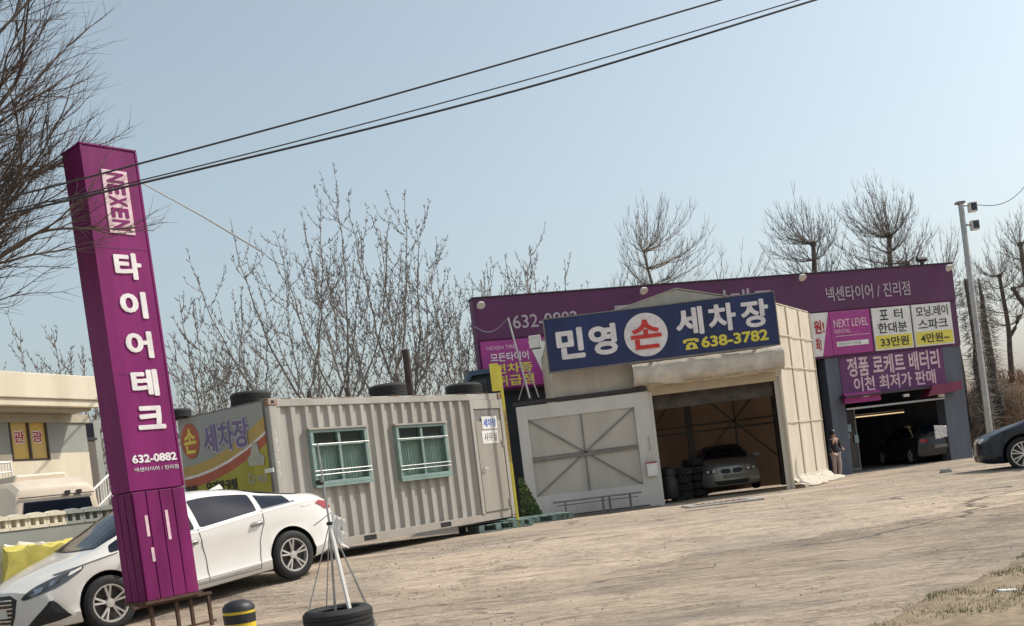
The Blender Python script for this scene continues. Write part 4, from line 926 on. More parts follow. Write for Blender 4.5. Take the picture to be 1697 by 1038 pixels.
    wp, b1 = panel(1345, 1376, 520, 590, M['white_paint'])
    x_ = b1[1]
    mg, b2 = panel(1376.5, 1443, 515, 588, M['magenta'], label='magenta panel with white English lettering')
    MB().prism([(x_-.45, 4.30), (x_+.0, 4.30), (x_+.0, 5.92), (x_-.02, 5.92)], -.056, -.051).build('slanted_edge', M['magenta'], root)
    lettering('원!', (b1[0]+.1, b1[1]-.25, 5.15, 5.65), -.054, M['red_let'], wp, ext=.002); lettering('최!', (b1[0]+.1, b1[1]-.45, 4.5, 5.0), -.054, M['red_let'], wp, ext=.002)
    w_ = b2[1]-b2[0]
    lettering('NEXT LEVEL', (b2[0]+.08*w_, b2[1]-.06*w_, 5.32, 5.62), -.052, M['pink_let'], mg, ext=.002, bold=.01)
    lettering('RENTAL', (b2[0]+.08*w_, b2[0]+.48*w_, 5.10, 5.24), -.052, M['pink_let'], mg, ext=.002, bold=0)
    MB().box(b2[0]+.1*w_, b2[1]-.1*w_, -.055, -.051, 4.60, 4.78).build('white_bar', M['white_paint'], mg); lettering('넥센타이어 진리점', (b2[0]+.14*w_, b2[1]-.3*w_, 4.63, 4.75), -.057, M['frame_grey'], mg, ext=.001, bold=0)
    MB().box(b2[0]+.1*w_, b2[1]-.05*w_, -.055, -.051, 4.98, 5.0).build('white_line', M['pink_let'], mg)
    for (u0, u1, t1, t2, t3) in ((1446, 1510, '포 터', '한대분', '33만원'), (1513, 1578, '모닝.레이', '스파크', '4만원~')):
        pw, b = panel(u0, u1, 512, 578, M['white_paint'], label='white poster panel reading '+t1); w_ = b[1]-b[0]
        MB().box(b[0]+.05, b[1]-.05, -.056, -.051, 4.36, 4.86).build('yellow_band', M['yellow_let'], pw)
        if ' ' in t1:
            for ch, f0 in ((t1[0], .2), (t1[-1], .58)): lettering(ch, (b[0]+f0*w_, b[0]+(f0+.22)*w_, 5.44, 5.84), -.053, M['black_let'], pw, 'letter', ext=.003, bold=.015)
        else: lettering(t1, (b[0]+.1*w_ if len(t1) > 4 else b[0]+.2*w_, b[1]-(.08 if len(t1) > 4 else .2)*w_, 5.44, 5.84), -.053, M['black_let'], pw, ext=.003, bold=.015)
        lettering(t2, (b[0]+.12*w_, b[1]-.12*w_, 4.94, 5.34), -.053, M['black_let'], pw, ext=.003, bold=.015)
        lettering(t3, (b[0]+.14*w_, b[1]-.12*w_, 4.43, 4.79), -.058, M['black_let'], pw, ext=.003, bold=.02)
    # left banner
    b = F.box(800, 572, 905, 650); mg = MB().box(b[0], b[1]+.3, -.05, .018, 4.30, 5.92).build('poster_panel', M['magenta'], root, label='magenta panel with white and yellow lettering at the left end'); w_ = b[1]-b[0]
    lettering('NEXEN TIRE', (b[0]+.2, b[0]+.55*w_, 5.62, 5.74), -.052, M['pink_let'], mg, ext=.001, bold=0)
    lettering('모든타이어', (b[0]+.3, b[0]+.74*w_, 5.2, 5.5), -.052, M['white_let'], mg, ext=.003, bold=.015)
    lettering('전차종', (b[0]+.38, b[0]+.78*w_, 4.78, 5.12), -.052, M['yellow_let'], mg, ext=.003, bold=.02); lettering('취급점', (b[0]+.4, b[0]+.78*w_, 4.36, 4.72), -.052, M['yellow_let'], mg, ext=.003, bold=.02)
    MB().prism([(b[1]-.55, 5.8), (b[1]+.3, 5.8), (b[1]+.3, 4.4), (b[1]-.05, 4.4)], -.056, -.051).build('white_corner', M['white_paint'], mg)
    b2 = b[1]+.4; MB().box(b2, F.hit(1344, 560)[0], -.045, .018, 4.30, 5.92).build('poster_panel', M['magenta'], root)
    # roof flues
    # spot lamps on the fascia
    for k, (u, v) in enumerate(((797, 506), (1067, 482), (1330, 460), (1573, 444))):
        q = F.hit(u, v, .5); lab = ['white spot lamp at the left end of the purple fascia', 'white spot lamp on the purple fascia above the shed roof ridge', 'white spot lamp on the purple fascia above the right poster panels', 'white spot lamp at the right end of the purple fascia'][k]
        P = F.A+F.d*q[0]+F.n*.5; l = thing('spot_lamp', lab, 'lamp', (P.x, P.y, q[1]), F.yaw, 'spot lamps along the shop fascia')
        h = MB(); h.lathe([(.001, -.12), (.07, -.11), (.14, -.02), (.15, .03), (.001, .04)], 16); ho = h.build('lamp_head', M['lamp_w'], l, 40, rot=(R(140), 0, 0)); MB().tube([(0, .05, .12), (0, .45, .1)], .02, 6).build('arm', M['steel'], l)
    for u in (1557, ):
        q = F.hit(u, 437); f = MB(); f.tube([(q[0], 1, 5.4), (q[0], 1, ZT+.35)], .08, 8); f.tube([(q[0]-.2, 1, ZT+.42), (q[0]+.2, 1, ZT+.42)], .1, 8); f.build('roof_flue', M['dark_steel'], root)
shop()
# blue roofed shed behind the container
def blue_shed():
    a = at(757, 640, 33.0); r = thing('blue_shed', 'small blue metal roofed shed behind the right end of the container', 'shed', (a.x, a.y, -.1), R(8))
    MB().prism([(.05, 0), (.05, 3.75), (.5, 4.75), (1.15, 4.75), (1.15, 0)], .2, 1.0).build('wall', M['slate'], r)
    MB().prism([(-.06, 3.72), (.0, 3.85), (.46, 4.92), (1.2, 4.92), (1.2, 4.78), (.52, 4.76)], 0, 1.1).build('roof', M['blue_roof'], r)
    MB().prism([(.2, 3.95), (.52, 4.62), (1.0, 4.62), (1.0, 3.95)], .17, .19).build('window', M['glass'], r)
blue_shed()
HB = dict(SEDAN); HB.update(L=4.3, paint=PAINT_K, bow_f=.4, bow_r=.2,
  zt=[(-2.15, 1.0), (-2.0, 1.2), (-1.6, 1.42), (-1.2, 1.52), (-.75, 1.56), (-.2, 1.57), (.25, 1.54), (.6, 1.42), (1.0, 1.17), (1.3, 1.02), (1.7, .93), (2.0, .84), (2.15, .76)],
  zb=[(-2.15, .95), (-2.0, 1.03), (-1.6, 1.04), (0, .97), (1.2, .93), (1.6, .88), (2.0, .78), (2.15, .7)], wheels=(1.35, -1.3))
q = BF.A+BF.d*BF.hit(1548, 765)[0]-BF.n*.5; simple_car(HB, 'dark_hatchback', 'dark hatchback parked tail out in the right bay of the tyre shop', (q.x+.5, q.y+2.0, -.19), BF.yaw+R(78), rear=True, hatch=True)
q2 = at(1551, 717, 39.0)
b = MB(); rnd = random.Random(5); N = 8
b.add([(.45*(i/N-.5)+.03*rnd.random(), .05*rnd.random(), .55*(j/N-.5)*(1-.3*i/N)+.04*rnd.random()) for j in range(N+1) for i in range(N+1)], [(j*(N+1)+i, j*(N+1)+i+1, (j+1)*(N+1)+i+1, (j+1)*(N+1)+i) for j in range(N) for i in range(N)])
o = b.build('white_cloth', M['white_paint'], loc=(q2.x, q2.y-.45, q2.z)); md = o.modifiers.new('s', 'SOLIDIFY'); md.thickness = .02; tag(o, 'crumpled white cloth hanging over the dark hatchback in the bay', 'cloth')
# black car at the right edge
BC = dict(SEDAN); BC.update(paint=PAINT_B, bow_f=.42, spokes=7, rimr=.24)
p = at(1690, 752, 20.0); fw = Vector((-.82, .57, 0)).normalized(); lf = Vector((-fw.y, fw.x, 0)); c = Vector((p.x+.1, p.y, 0))-fw*1.37-lf*.86
simple_car(BC, 'black_sedan', 'black sedan with its front just entering the picture at the right edge', (c.x, c.y, .19), math.atan2(fw.y, fw.x))

# ------------------------------------------------------------------ house at the left
HF = Frame((-11.62, 24.0), (-10.40, 27.2), 0)
def house():
    F = Frame((-13.2, 19.85), (-10.0, 28.25), 0)   # wall line: same yaw as HF, extended to the left of the frame
    F = Frame((HF.A.x-HF.d.x*4, HF.A.y-HF.d.y*4), (HF.A.x+HF.d.x*4.2, HF.A.y+HF.d.y*4.2), 0)
    root = thing('flat_roofed_house', 'low cream and grey flat-roofed building with a deep pale eave at the left', 'house', (F.A.x, F.A.y, 0), F.yaw); L = F.L
    rec = 1.0
    ex = F.hit(166, 640)[0]
    e1 = MB().box(0, ex, 0, 7, 4.60, 5.22).build('eave', M['cream'], root, bevel=.02); MB().box(0, ex-.05, .06, 6.9, 4.42, 4.597).build('eave_step', M['cream'], root, bevel=.01)
    MB().box(.0, ex-.1, .3, 6.8, 4.36, 4.417).build('soffit', M['soffit'], root)
    Gd = Frame((F.A.x-F.n.x*rec, F.A.y-F.n.y*rec), (F.A.x-F.n.x*rec+F.d.x, F.A.y-F.n.y*rec+F.d.y), 0)
    w0, w1, wz0, wz1 = Gd.box(16, 686, 79, 764); we = Gd.hit(147, 750)[0]; zb = Gd.hit(120, 750)[1]
    def wallseg(a, b_, z0, z1, m, t=0): MB().box(a, b_, rec+t, rec+.2, z0, z1).build('wall', m, root)
    wallseg(0, w0, zb, 4.357, M['greywall']); wallseg(w1, we, zb, 4.357, M['greywall']); wallseg(w0, w1, wz1, 4.357, M['greywall'])
    wallseg(0, w0, 0, zb-.003, M['cream'], -.012); wallseg(w1, we, 0, zb-.003, M['cream'], -.012); wallseg(w0, w1, 0, wz0, M['cream'], -.012)
    MB().box(0, we+.1, rec-.05, rec-.002, 4.13, 4.35).build('wall_band', M['soffit'], root)
    # window with film
    f = MB(); t = .05
    for q in ((w0, w1, wz1-t, wz1), (w0, w1, wz0, wz0+t), (w0, w0+t, wz0+t, wz1-t), (w1-t, w1, wz0+t, wz1-t), ((w0+w1)/2-.03, (w0+w1)/2+.03, wz0+t, wz1-t)): f.box(q[0], q[1], rec-.02, rec+.08, q[2], q[3])
    wn = f.build('window', mat('dark_brown_frame', (.06, .04, .03), .5), root); wm = (w0+w1)/2
    for k, (a, b_, ch) in enumerate(((w0+t, wm-.03, '관'), (wm+.03, w1-t, '광'))):
        pn = MB().box(a, b_, rec+.03, rec+.04, wz0+t, wz1-t).build('pane', M['yellow_film'], wn); m_ = (b_-a)
        lettering(ch, (a+.14*m_, b_-.14*m_, wz0+.37*(wz1-wz0), wz0+.65*(wz1-wz0)), rec+.028, M['white_let'], wn, 'letter_outline', bold=.06, ext=.001)
        lettering(ch, (a+.17*m_, b_-.17*m_, wz0+.39*(wz1-wz0), wz0+.63*(wz1-wz0)), rec+.024, M['red_let'], wn, 'letter', bold=.02, ext=.001)
    # recessed entrance
    MB().box(we+.1, L+1, rec+1.0, rec+1.15, 0, 4.357).build('entrance_wall', M['greywall'], root); MB().box(we, we+.15, rec+.2, rec+1.1, 0, 4.357).build('return_wall', M['cream'], root)
    MB().box(we+.2, we+1.3, rec+.93, rec+.99, 1.6, 3.75).build('door', mat('brown_door', (.12, .10, .085), .5), root); MB().box(we+.2, we+1.3, rec+.93, rec+.99, 3.85, 4.25).build('fanlight', M['glass'], root); MB().box(we+.15, we+1.35, rec+.9, rec+.99, 3.76, 3.84).build('door_transom', M['dark_steel'], root)
    MB().box(0, L+1, rec+1.15, 7, 0, 4.35).build('core', M['greywall'], root) if 0 else None
    MB().box(0, L+1, 6.8, 6.9, 0, 4.35).build('wall', M['greywall'], root); MB().box(0, .1, rec+.2, 6.8, 0, 4.35).build('wall', M['greywall'], root); MB().box(L+.9, L+1, rec+1.15, 6.8, 0, 4.35).build('wall', M['greywall'], root)
    MB().box(we-.3, we+1.6, -.2, rec+.9, 0, 1.55).build('porch', M['concrete'], root)
    for i in range(5): MB().box(we+1.6+i*.3, we+1.9+i*.3, 0.1, rec+.9, 0, 1.3-i*.26).build('step', M['concrete'], root)
house()
def railing(name, label, A, B, n, h=.8):
    r = thing(name, label, 'railing', A); d = Vector(B)-Vector(A)
    MB().tube([(0, 0, h), d+Vector((0, 0, h))], .03, 6).build('handrail', M['lamp_w'], r); MB().tube([(0, 0, .08), d+Vector((0, 0, .08))], .02, 6).build('bottom_rail', M['lamp_w'], r)
    for i in range(n+1):
        q = d*(i/n); MB().tube([q+Vector((0, 0, -.02)), q+Vector((0, 0, h))], .014 if 0 < i < n else .025, 5).build('baluster', M['lamp_w'], r)
A = at(157, 852, 24.5); B_ = at(186, 822, 25.5); railing('stair_railing', 'white sloping stair railing left of the pole sign', A, B_, 7, .55)
A = at(-20, 792, 22.5); B_ = at(20, 788, 23); railing('window_railing', 'short white railing at the left edge below the house window', A, B_, 8, .3)

# boxy cream van behind the wall
def van():
    a = at(70, 850, 19.0); S = 1
    r = thing('cream_van', 'cream high-roofed van parked behind the low wall at the left', 'van', (a.x+.22, a.y+.2, .3), R(48))
    P = mat('cream_van_paint', (.68, .57, .44), .35, var=.05, coat=.5)
    # local x: across, y: depth along vehicle, z up; rear face at y=0
    b = MB(); W = .86
    secs = [(.0, .0, .96, 1.80), (.03, -.02, 1.0, 1.88), (.35, 0, 1.0, 2.04), (1.2, 0, 1.0, 2.07), (3.4, 0, 1.0, 2.02), (4.0, 0, .98, 1.45), (4.5, 0, .92, 1.0)]
    vs = []; n = 0
    for y, _, k, zt in secs:
        ring = [(-W*k, .35), (-W*k*1.0, .95), (-W*k*.97, 1.1), (-W*k*.86, zt-.12), (-W*k*.76, zt-.03), (-W*k*.4, zt), (W*k*.4, zt), (W*k*.76, zt-.03), (W*k*.86, zt-.12), (W*k*.97, 1.1), (W*k, .95), (W*k, .35)]; n = len(ring)
        vs += [(x, y, z) for x, z in ring]
    b.add(vs, [(i*n+k, i*n+(k+1) % n, (i+1)*n+(k+1) % n, (i+1)*n+k) for i in range(len(secs)-1) for k in range(n)]+[tuple(range(n)), tuple(range((len(secs)-1)*n, len(secs)*n))]); b.build('body', P, r, 35, bevel=.02)
    MB().prism([(-.70, 1.16), (-.62, 1.62), (.62, 1.62), (.70, 1.16)], -.02, .01).build('rear_window', M['tint'], r, bevel=.015)
    MB().prism([(-.56, 2.0), (-.50, 2.16), (.44, 2.16), (.5, 2.0)], .5, 2.2).build('roof_pod', P, r, bevel=.04)
    for sg in (1, -1):
        MB().box(min(sg*.86, sg*.90), max(sg*.86, sg*.90), 1.0, 2.4, 1.12, 1.55).build('side_window', M['tint'], r); MB().box(min(sg*.72, sg*.84), max(sg*.72, sg*.84), -.03, .03, .7, 1.0).build('tail_lamp', M['lens_red'], r)
        for y in (.9, 3.6): tyre_mb(.32, .2, .2, 24, 'x', (sg*.80, y, .32)).build('wheel', M['rubber'], r, 40)
    MB().box(-.85, .85, -.09, .03, .38, .56).build('bumper', M['frame_grey'], r, bevel=.03); MB().tube([(-.70, -.03, 1.70), (.70, -.03, 1.70)], .012, 5).build('roof_seam', M['dark_steel'], r)
    for x in (.2, .42): MB().box(x-.04, x+.04, -.05, .02, 1.69, 1.77).build('hinge', M['dark_steel'], r)
van()
# low wall with pierced ornamental blocks
def low_wall():
    A = at(-60, 862, 15.3); B_ = at(165, 846, 17.4); F = Frame((A.x, A.y), (B_.x, B_.y), 0); r = thing('low_wall', 'low grey-green wall topped with pierced ornamental blocks behind the white sedan', 'wall', (F.A.x, F.A.y, 0), F.yaw)
    zt = 1.42; MB().box(-2, F.L+2.0, 0, .2, -.05, zt).build('masonry', M['greywall'], r)
    n = int((F.L+4)/.34); split = F.hit(108, 855)[0]
    for i in range(n):
        x = -2+i*.34; m_ = M['cream'] if x < split else M['greywall']; b = MB()
        b.box(x+.005, x+.335, -.02, .22, zt+.002, zt+.05); b.box(x+.005, x+.05, .02, .18, zt+.05, zt+.17); b.box(x+.29, x+.335, .02, .18, zt+.05, zt+.17); b.box(x+.14, x+.20, .02, .18, zt+.05, zt+.17)
        b.prism([(x+.005, zt+.17), (x+.335, zt+.17), (x+.335, zt+.22), (x+.25, zt+.235), (x+.17, zt+.255), (x+.09, zt+.235), (x+.005, zt+.22)], -.02, .22); b.build('ornamental_block', m_, r)
low_wall()
def tarp(name, label, u, v, Y, w_, h_, d_, m, seed, rz=0):
    a = at(u, v, Y); rnd = random.Random(seed); bm = bmesh.new(); bmesh.ops.create_cube(bm, size=1); bmesh.ops.subdivide_edges(bm, edges=bm.edges, cuts=9, use_grid_fill=True)
    for q in bm.verts:
        c = q.co; f = 1-.25*(c.z+.5); k = noise.noise(Vector((c.x*4+seed, c.y*4, c.z*4)))*.10+noise.noise(Vector((c.x*9+seed, c.y*9, c.z*9)))*.04
        q.co = Vector((c.x*w_*f*(1+k), c.y*d_*f*(1+k), (c.z+.5)*h_*(1+k)))
    me = bpy.data.meshes.new(name); bm.to_mesh(me); bm.free(); me.materials.append(m); me.polygons.foreach_set('use_smooth', [True]*len(me.polygons)); me.set_sharp_from_angle(angle=R(25))
    o = obj(name, me); o.location = (a.x, a.y, 0.02); o.rotation_euler = (0, 0, rz); return tag(o, label, 'bag')
tarp('yellow_bag', 'large bulging yellow bulk bag in front of the low wall', 70, 900, 14.9, 1.3, 1.12, .8, M['tarp_y'], 3, R(30))
tarp('cream_bag', 'pale cream bulk bag behind and left of the yellow one', 20, 900, 15.2, 1.3, 1.15, .8, M['tarp_w'], 9, R(20))

# ------------------------------------------------------------------ foreground: tyre stand and bollard
def tyre_stand():
    a = at(563, 1045, 10.0); r = thing('tyre_stand', 'black tyre lying on the ground holding a thin guyed pole', 'stand', (a.x, a.y, gz(a.x, a.y)))
    o = tyre_mb(.34, .215, .27, 48, 'z', (0, 0, .135)).build('tyre', M['rubber'], r, 40)
    top = at(546, 868, 10.05)-r.location; tt = at(526, 735, 10.1)-r.location
    MB().tube([(-.04, .05, .02), top, tt], [.014, .012, .008], 8).build('pole', M['steel'], r)
    MB().tube([top, (.20, -.28, .0)], .022, 6).build('white_strut', M['lamp_w'], r)
    for e in ((-.36, -.10, 0), (-.20, .3, 0), (.36, .12, 0), (.30, .34, 0)): MB().tube([top, e], .006, 5).build('guy_wire', M['steel'], r)
    k = at(530, 800, 10.05)-r.location; MB().lathe([(.001, -.03), (.035, -.02), (.045, .0), (.035, .025), (.001, .03)], 12, 'z', k).build('clamp', M['plastic'], r); k = top; MB().lathe([(.001, -.02), (.03, -.015), (.03, .015), (.001, .02)], 12, 'z', k).build('clamp', M['plastic'], r)
    b = MB(); N = 14; rnd = random.Random(2)
    b.add([(top.x+.02+.11*i/N*(1+.3*math.sin(j))+.006*rnd.random(), .02*math.sin(i*.7+j*.3)+top.y, top.z+.10-.30*j/N-.07*(i/N)+.01*rnd.random()) for j in range(N+1) for i in range(N+1)], [(j*(N+1)+i, j*(N+1)+i+1, (j+1)*(N+1)+i+1, (j+1)*(N+1)+i) for j in range(N) for i in range(N)])
    b.build('plastic_wrap', M['plastic_sheet'], r, 60)
tyre_stand()
a = at(399, 1040, 9.0); r = thing('bollard', 'short yellow bollard with black bands and a domed black cap at the bottom edge', 'bollard', (a.x, a.y, -.05))
MB().lathe([(.001, 0), (.135, 0), (.135, .40), (.001, .40)], 32).build('post', M['yellow'], r, 40)
for z0, z1 in ((.43, .48), ): MB().lathe([(.001, z0), (.14, z0), (.14, z1), (.001, z1)], 32).build('black_band', M['plastic'], r, 40)
MB().lathe([(.001, .40), (.138, .40), (.138, .43), (.001, .43)], 32).build('reflective_band', M['plastic'], r, 40)
MB().lathe([(.001, .48), (.136, .48), (.136, .505), (.001, .505)], 32).build('reflective_band', M['yellow'], r, 40)
MB().lathe([(.001, .505), (.14, .505), (.138, .54), (.11, .575), (.06, .595), (.001, .60)], 32).build('cap', M['plastic'], r, 40)

# ------------------------------------------------------------------ person beside the shop column
def person():
    a = at(1389, 790, 36.8); r = thing('person', 'person in a dark jacket and pale trousers standing beside the shop column', 'person', (a.x, a.y, -.2), R(20))
    def skinned(name, pts, edges, rad, m, lv=1):
        me = bpy.data.meshes.new(name); me.from_pydata(pts, edges, []); o = bpy.data.objects.new(name, me); col.objects.link(o)
        o.modifiers.new('s', 'SKIN'); sv_ = me.skin_vertices[0].data
        for q, rr in zip(sv_, rad): q.radius = rr if isinstance(rr, tuple) else (rr, rr)
        sv_[0].use_root = True; s2 = o.modifiers.new('d', 'SUBSURF'); s2.levels = lv; s2.render_levels = lv
        dg = bpy.context.evaluated_depsgraph_get(); dg.update(); m2 = bpy.data.meshes.new_from_object(o.evaluated_get(dg)); bpy.data.objects.remove(o)
        m2.materials.clear(); m2.materials.append(m); m2.polygons.foreach_set('use_smooth', [True]*len(m2.polygons)); return obj(name, m2, r)
    # whole body in skin, clothes over it
    P = [(0, 0, .90), (0, .01, 1.15), (0, .01, 1.36), (0, 0, 1.44), (0, -.01, 1.52), (0, -.02, 1.60), (-.17, .01, 1.36), (-.22, .02, 1.10), (-.20, -.12, .88), (.17, .01, 1.36), (.24, 0, 1.12), (.20, -.18, 1.02),
         (-.09, 0, .84), (-.10, -.01, .48), (-.10, .02, .08), (-.11, -.12, .035), (.09, 0, .84), (.11, -.03, .48), (.11, .02, .08), (.13, -.12, .035)]
    E = [(0, 1), (1, 2), (2, 3), (3, 4), (4, 5), (2, 6), (6, 7), (7, 8), (2, 9), (9, 10), (10, 11), (0, 12), (12, 13), (13, 14), (14, 15), (0, 16), (16, 17), (17, 18), (18, 19)]
    rad = [(.13, .09), (.12, .085), (.14, .09), .05, (.07, .08), (.075, .085), .055, .042, .03, .055, .042, .03, .08, .055, .038, .03, .08, .055, .038, .03]
    skinned('body', P, E, rad, M['skin'], 2)
    J = [(0, 0, .86), (0, .01, 1.15), (0, .01, 1.43), (-.17, .01, 1.37), (-.225, .02, 1.10), (-.205, -.10, .92), (.17, .01, 1.37), (.245, 0, 1.12), (.21, -.14, 1.04)]
    skinned('jacket', J, [(0, 1), (1, 2), (2, 3), (3, 4), (4, 5), (2, 6), (6, 7), (7, 8)], [(.165, .12), (.155, .115), (.15, .10), .075, .06, .05, .075, .06, .05], M['cloth_dark'], 2)
    T = [(0, 0, .90), (-.09, 0, .82), (-.10, -.01, .48), (-.10, .02, .10), (.09, 0, .82), (.11, -.03, .48), (.11, .02, .10)]
    skinned('trousers', T, [(0, 1), (1, 2), (2, 3), (0, 4), (4, 5), (5, 6)], [(.15, .11), .10, .078, .062, .10, .078, .062], M['cloth_pale'], 2)
    for x, y in ((-.105, -.05), (.12, -.05)): MB().lathe([(.001, -.14), (.04, -.12), (.048, 0), (.042, .1), (.001, .12)], 12, 'y', (x, y, .045)).build('shoe', M['shoes'], r, 50)
    h = MB(); h.lathe([(.001, .115), (.06, .10), (.098, .04), (.104, -.03), (.09, -.09), (.001, -.08)], 18, 'z', (0, .018, 1.63)); h.build('hair', M['plastic'], r, 50)
    f = MB()
    for sx in (-.032, .032): f.lathe([(.001, -.006), (.011, -.004), (.011, .004), (.001, .006)], 8, 'y', (sx, -.092, 1.595))
    f.build('eyes', M['black_let'], r); MB().lathe([(.001, -.03), (.012, -.01), (.016, .012), (.001, .018)], 8, 'z', (0, -.103, 1.57)).build('nose', M['skin'], r, 50); MB().box(-.024, .024, -.093, -.083, 1.525, 1.535).build('mouth', M['red_let'], r)
    for sx, sy, sz in ((-.198, -.14, .865), (.20, -.20, 1.015)):
        for k in range(5): MB().tube([(sx+(k-2)*.014, sy, sz), (sx+(k-2)*.018, sy-.04, sz-.03), (sx+(k-2)*.017, sy-.05+.004*abs(k-2), sz-.065+.006*abs(k-2))], [.009, .008, .006], 6).build('finger', M['skin'], r, 50)
person()

# ------------------------------------------------------------------ light pole, wires
def light_pole():
    t = at(1592, 338, 30.0); r = thing('lamp_post', 'tall grey steel post with two box floodlights at its top, right of the tyre shop', 'lamp post', (14.02, 30.0, -.1)); H_ = t.z+.1; dx = t.x-14.02
    MB().tube([(0, 0, 0), (dx, 0, H_)], [.10, .075], 12).build('pole', M['steel'], r, 50); MB().tube([(dx-.08, 0, H_-.02), (dx+.45, 0, H_-.12)], .03, 6).build('arm', M['steel'], r); MB().tube([(dx, 0, H_-.62), (dx+.42, 0, H_-.68)], .03, 6).build('arm', M['steel'], r)
    MB().box(dx-.14, dx+.1, -.1, .1, H_, H_+.06).build('cap', M['frame_grey'], r)
    for z in (H_-.15, H_-.68):
        f = MB().box(dx+.22, dx+.44, -.10, .10, z-.13, z+.15).build('floodlight', M['lamp_w'], r, bevel=.015); MB().box(dx+.245, dx+.415, -.106, -.101, z-.10, z+.12).build('lens', M['glass'], f)
    b = at(1760, 180, 27.0); a = Vector((14.02+dx+.44, 30, t.z-.08)); pts = [a.lerp(b, k/14)-Vector((0, 0, .9*math.sin(math.pi*k/14)))-r.location for k in range(15)]; MB().tube(pts, .012, 4).build('wire', M['palecable'], r)
light_pole()
def wire(name, label, pts, Y0, Y1, rad, m):
    # smooth curve through measured points
    us = [p_[0] for p_ in pts]; P = []
    for k in range(41):
        u = us[0]+(us[-1]-us[0])*k/40; v = lerp_keys(pts, u); Y = Y0+(Y1-Y0)*(u-us[0])/(us[-1]-us[0]); P.append(at(u, v, Y))
    o = MB().tube(P, rad, 5).build(name, m); tag(o, label, 'cable', 'overhead cables crossing the sky')
wire('overhead_cable', 'uppermost black overhead cable crossing the sky', [(-160, 366), (0, 331), (230, 272), (600, 172), (1195, 0), (1500, -92)], 9.5, 11, .010, M['cable'])
wire('overhead_cable', 'thin black overhead cable, the middle one of three', [(-160, 384), (0, 352), (230, 300), (850, 139), (1325, 0), (1600, -84)], 9.8, 11, .007, M['cable'])
wire('overhead_cable', 'lowest and thickest black overhead cable of three', [(-160, 392), (0, 358), (230, 305), (850, 152), (1352, 0), (1600, -78)], 9.6, 11, .012, M['cable'])
o = MB().tube([at(235, 303, 14.0), at(335, 358, 22), at(432, 416, 44)], [.010, .02, .045], 6).build('guy_cable', M['palecable']); tag(o, 'pale thick cable slanting down from behind the pole sign', 'cable')
# ------------------------------------------------------------------ trees
class Tree:
    def __init__(s, seed): s.r = random.Random(seed); s.t = MB(); s.c = MB()
    def seg(s, mb, p, d, L, r0, r1, n, curve, up=.0, wob=.12):
        pts = [p.copy()]; rs = [r0]; d = d.normalized(); rd = s.r
        for i in range(n):
            d = (d+Vector((rd.uniform(-wob, wob), rd.uniform(-wob, wob), rd.uniform(-wob, wob)+up))).normalized(); p = p+d*(L/n); pts.append(p.copy()); rs.append(r0+(r1-r0)*(i+1)/n)
        mb.tube(pts, rs, 7 if r0 > .05 else (4 if r0 > .018 else 3), False); return pts, rs, d
    def perp(s, d, ang):
        a = d.cross(Vector((s.r.uniform(-1, 1), s.r.uniform(-1, 1), s.r.uniform(-1, 1)))).normalized(); return (d*math.cos(ang)+a*math.sin(ang)).normalized()
    def twiggy(s, p, d, L, r, lev, spur, dens, up=.06, minr=.008):
        rd = s.r; n = max(3, int(L/.35)); pts, rs, dd = s.seg(s.t if r > .035 else s.c, p, d, L, r, max(minr*.6, r*.25), n, 0, up)
        if spur and r < .07:
            k = int(L/.10)
            for i in range(k):
                t = rd.uniform(.1, 1)*(len(pts)-1); j = int(min(t, len(pts)-2)); q = pts[j].lerp(pts[j+1], t-j); v = s.perp(dd, rd.uniform(.6, 1.3)); v.z = abs(v.z)*.5+.1; l = rd.uniform(.05, .17)
                s.c.tube([q, q+v*l, q+v*l+Vector((0, 0, l*.6))], [.010, .022*spur, .008], 3, False)
        if lev <= 0: return
        m_ = max(2, int(L*dens))
        for i in range(m_):
            t = (i+rd.uniform(.2, 1))/(m_+.5); t = .18+.82*t; jj = min(len(pts)-2, int(t*(len(pts)-1))); f = t*(len(pts)-1)-jj; q = pts[jj].lerp(pts[jj+1], min(1, max(0, f)))
            ld = (pts[jj+1]-pts[jj]).normalized(); v = s.perp(ld, rd.uniform(.4, .85)); v.z = v.z*.6+.38; v.normalize()
            s.twiggy(q, v, L*rd.uniform(.40, .68)*(1.15-.5*t), max(minr, r*.45), lev-1, spur, dens*1.12, up, minr)
    def build(s, name, label, cat, loc, tw=M['twig'], group=None, rz=0, sc_=1):
        r = thing(name, label, cat, loc, rz, group); r.scale = (sc_,)*3
        obj('trunk', s.t.mesh('trunk', M['bark'], 60), r); obj('crown', s.c.mesh('crown', tw), r); return r
def bez(a, b, c, t): return a*(1-t)**2+b*2*t*(1-t)+c*t*t
def limb(T, a, b, c, r0, r1, n, wob=.03, mb=None):
    L = (c-a).length; pts = []; rd = T.r
    for i in range(n+1):
        p = bez(a, b, c, i/n); k = wob*L*(0 if i == 0 else 1); pts.append(p+Vector((rd.uniform(-k, k), rd.uniform(-k, k), rd.uniform(-k, k)))*.5)
    (mb or T.c).tube(pts, [r0+(r1-r0)*i/n for i in range(n+1)], 6 if r0 > .05 else 3 if r0 < .02 else 4, False); return pts
def spurs(T, pts, step, big):
    rd = T.r
    for a, b in zip(pts, pts[1:]):
        L = (b-a).length; k = max(1, int(L/step+rd.random())); d = (b-a).normalized()
        for _ in range(k):
            q = a.lerp(b, rd.random()); v = T.perp(d, rd.uniform(.5, 1.2)); v.z = abs(v.z)*.7+.15; l = rd.uniform(.05, .17)*big; T.c.tube([q, q+v*l*.6, q+v*l+Vector((0, 0, l*.4))], [.008, .019*big, .007], 3, False)
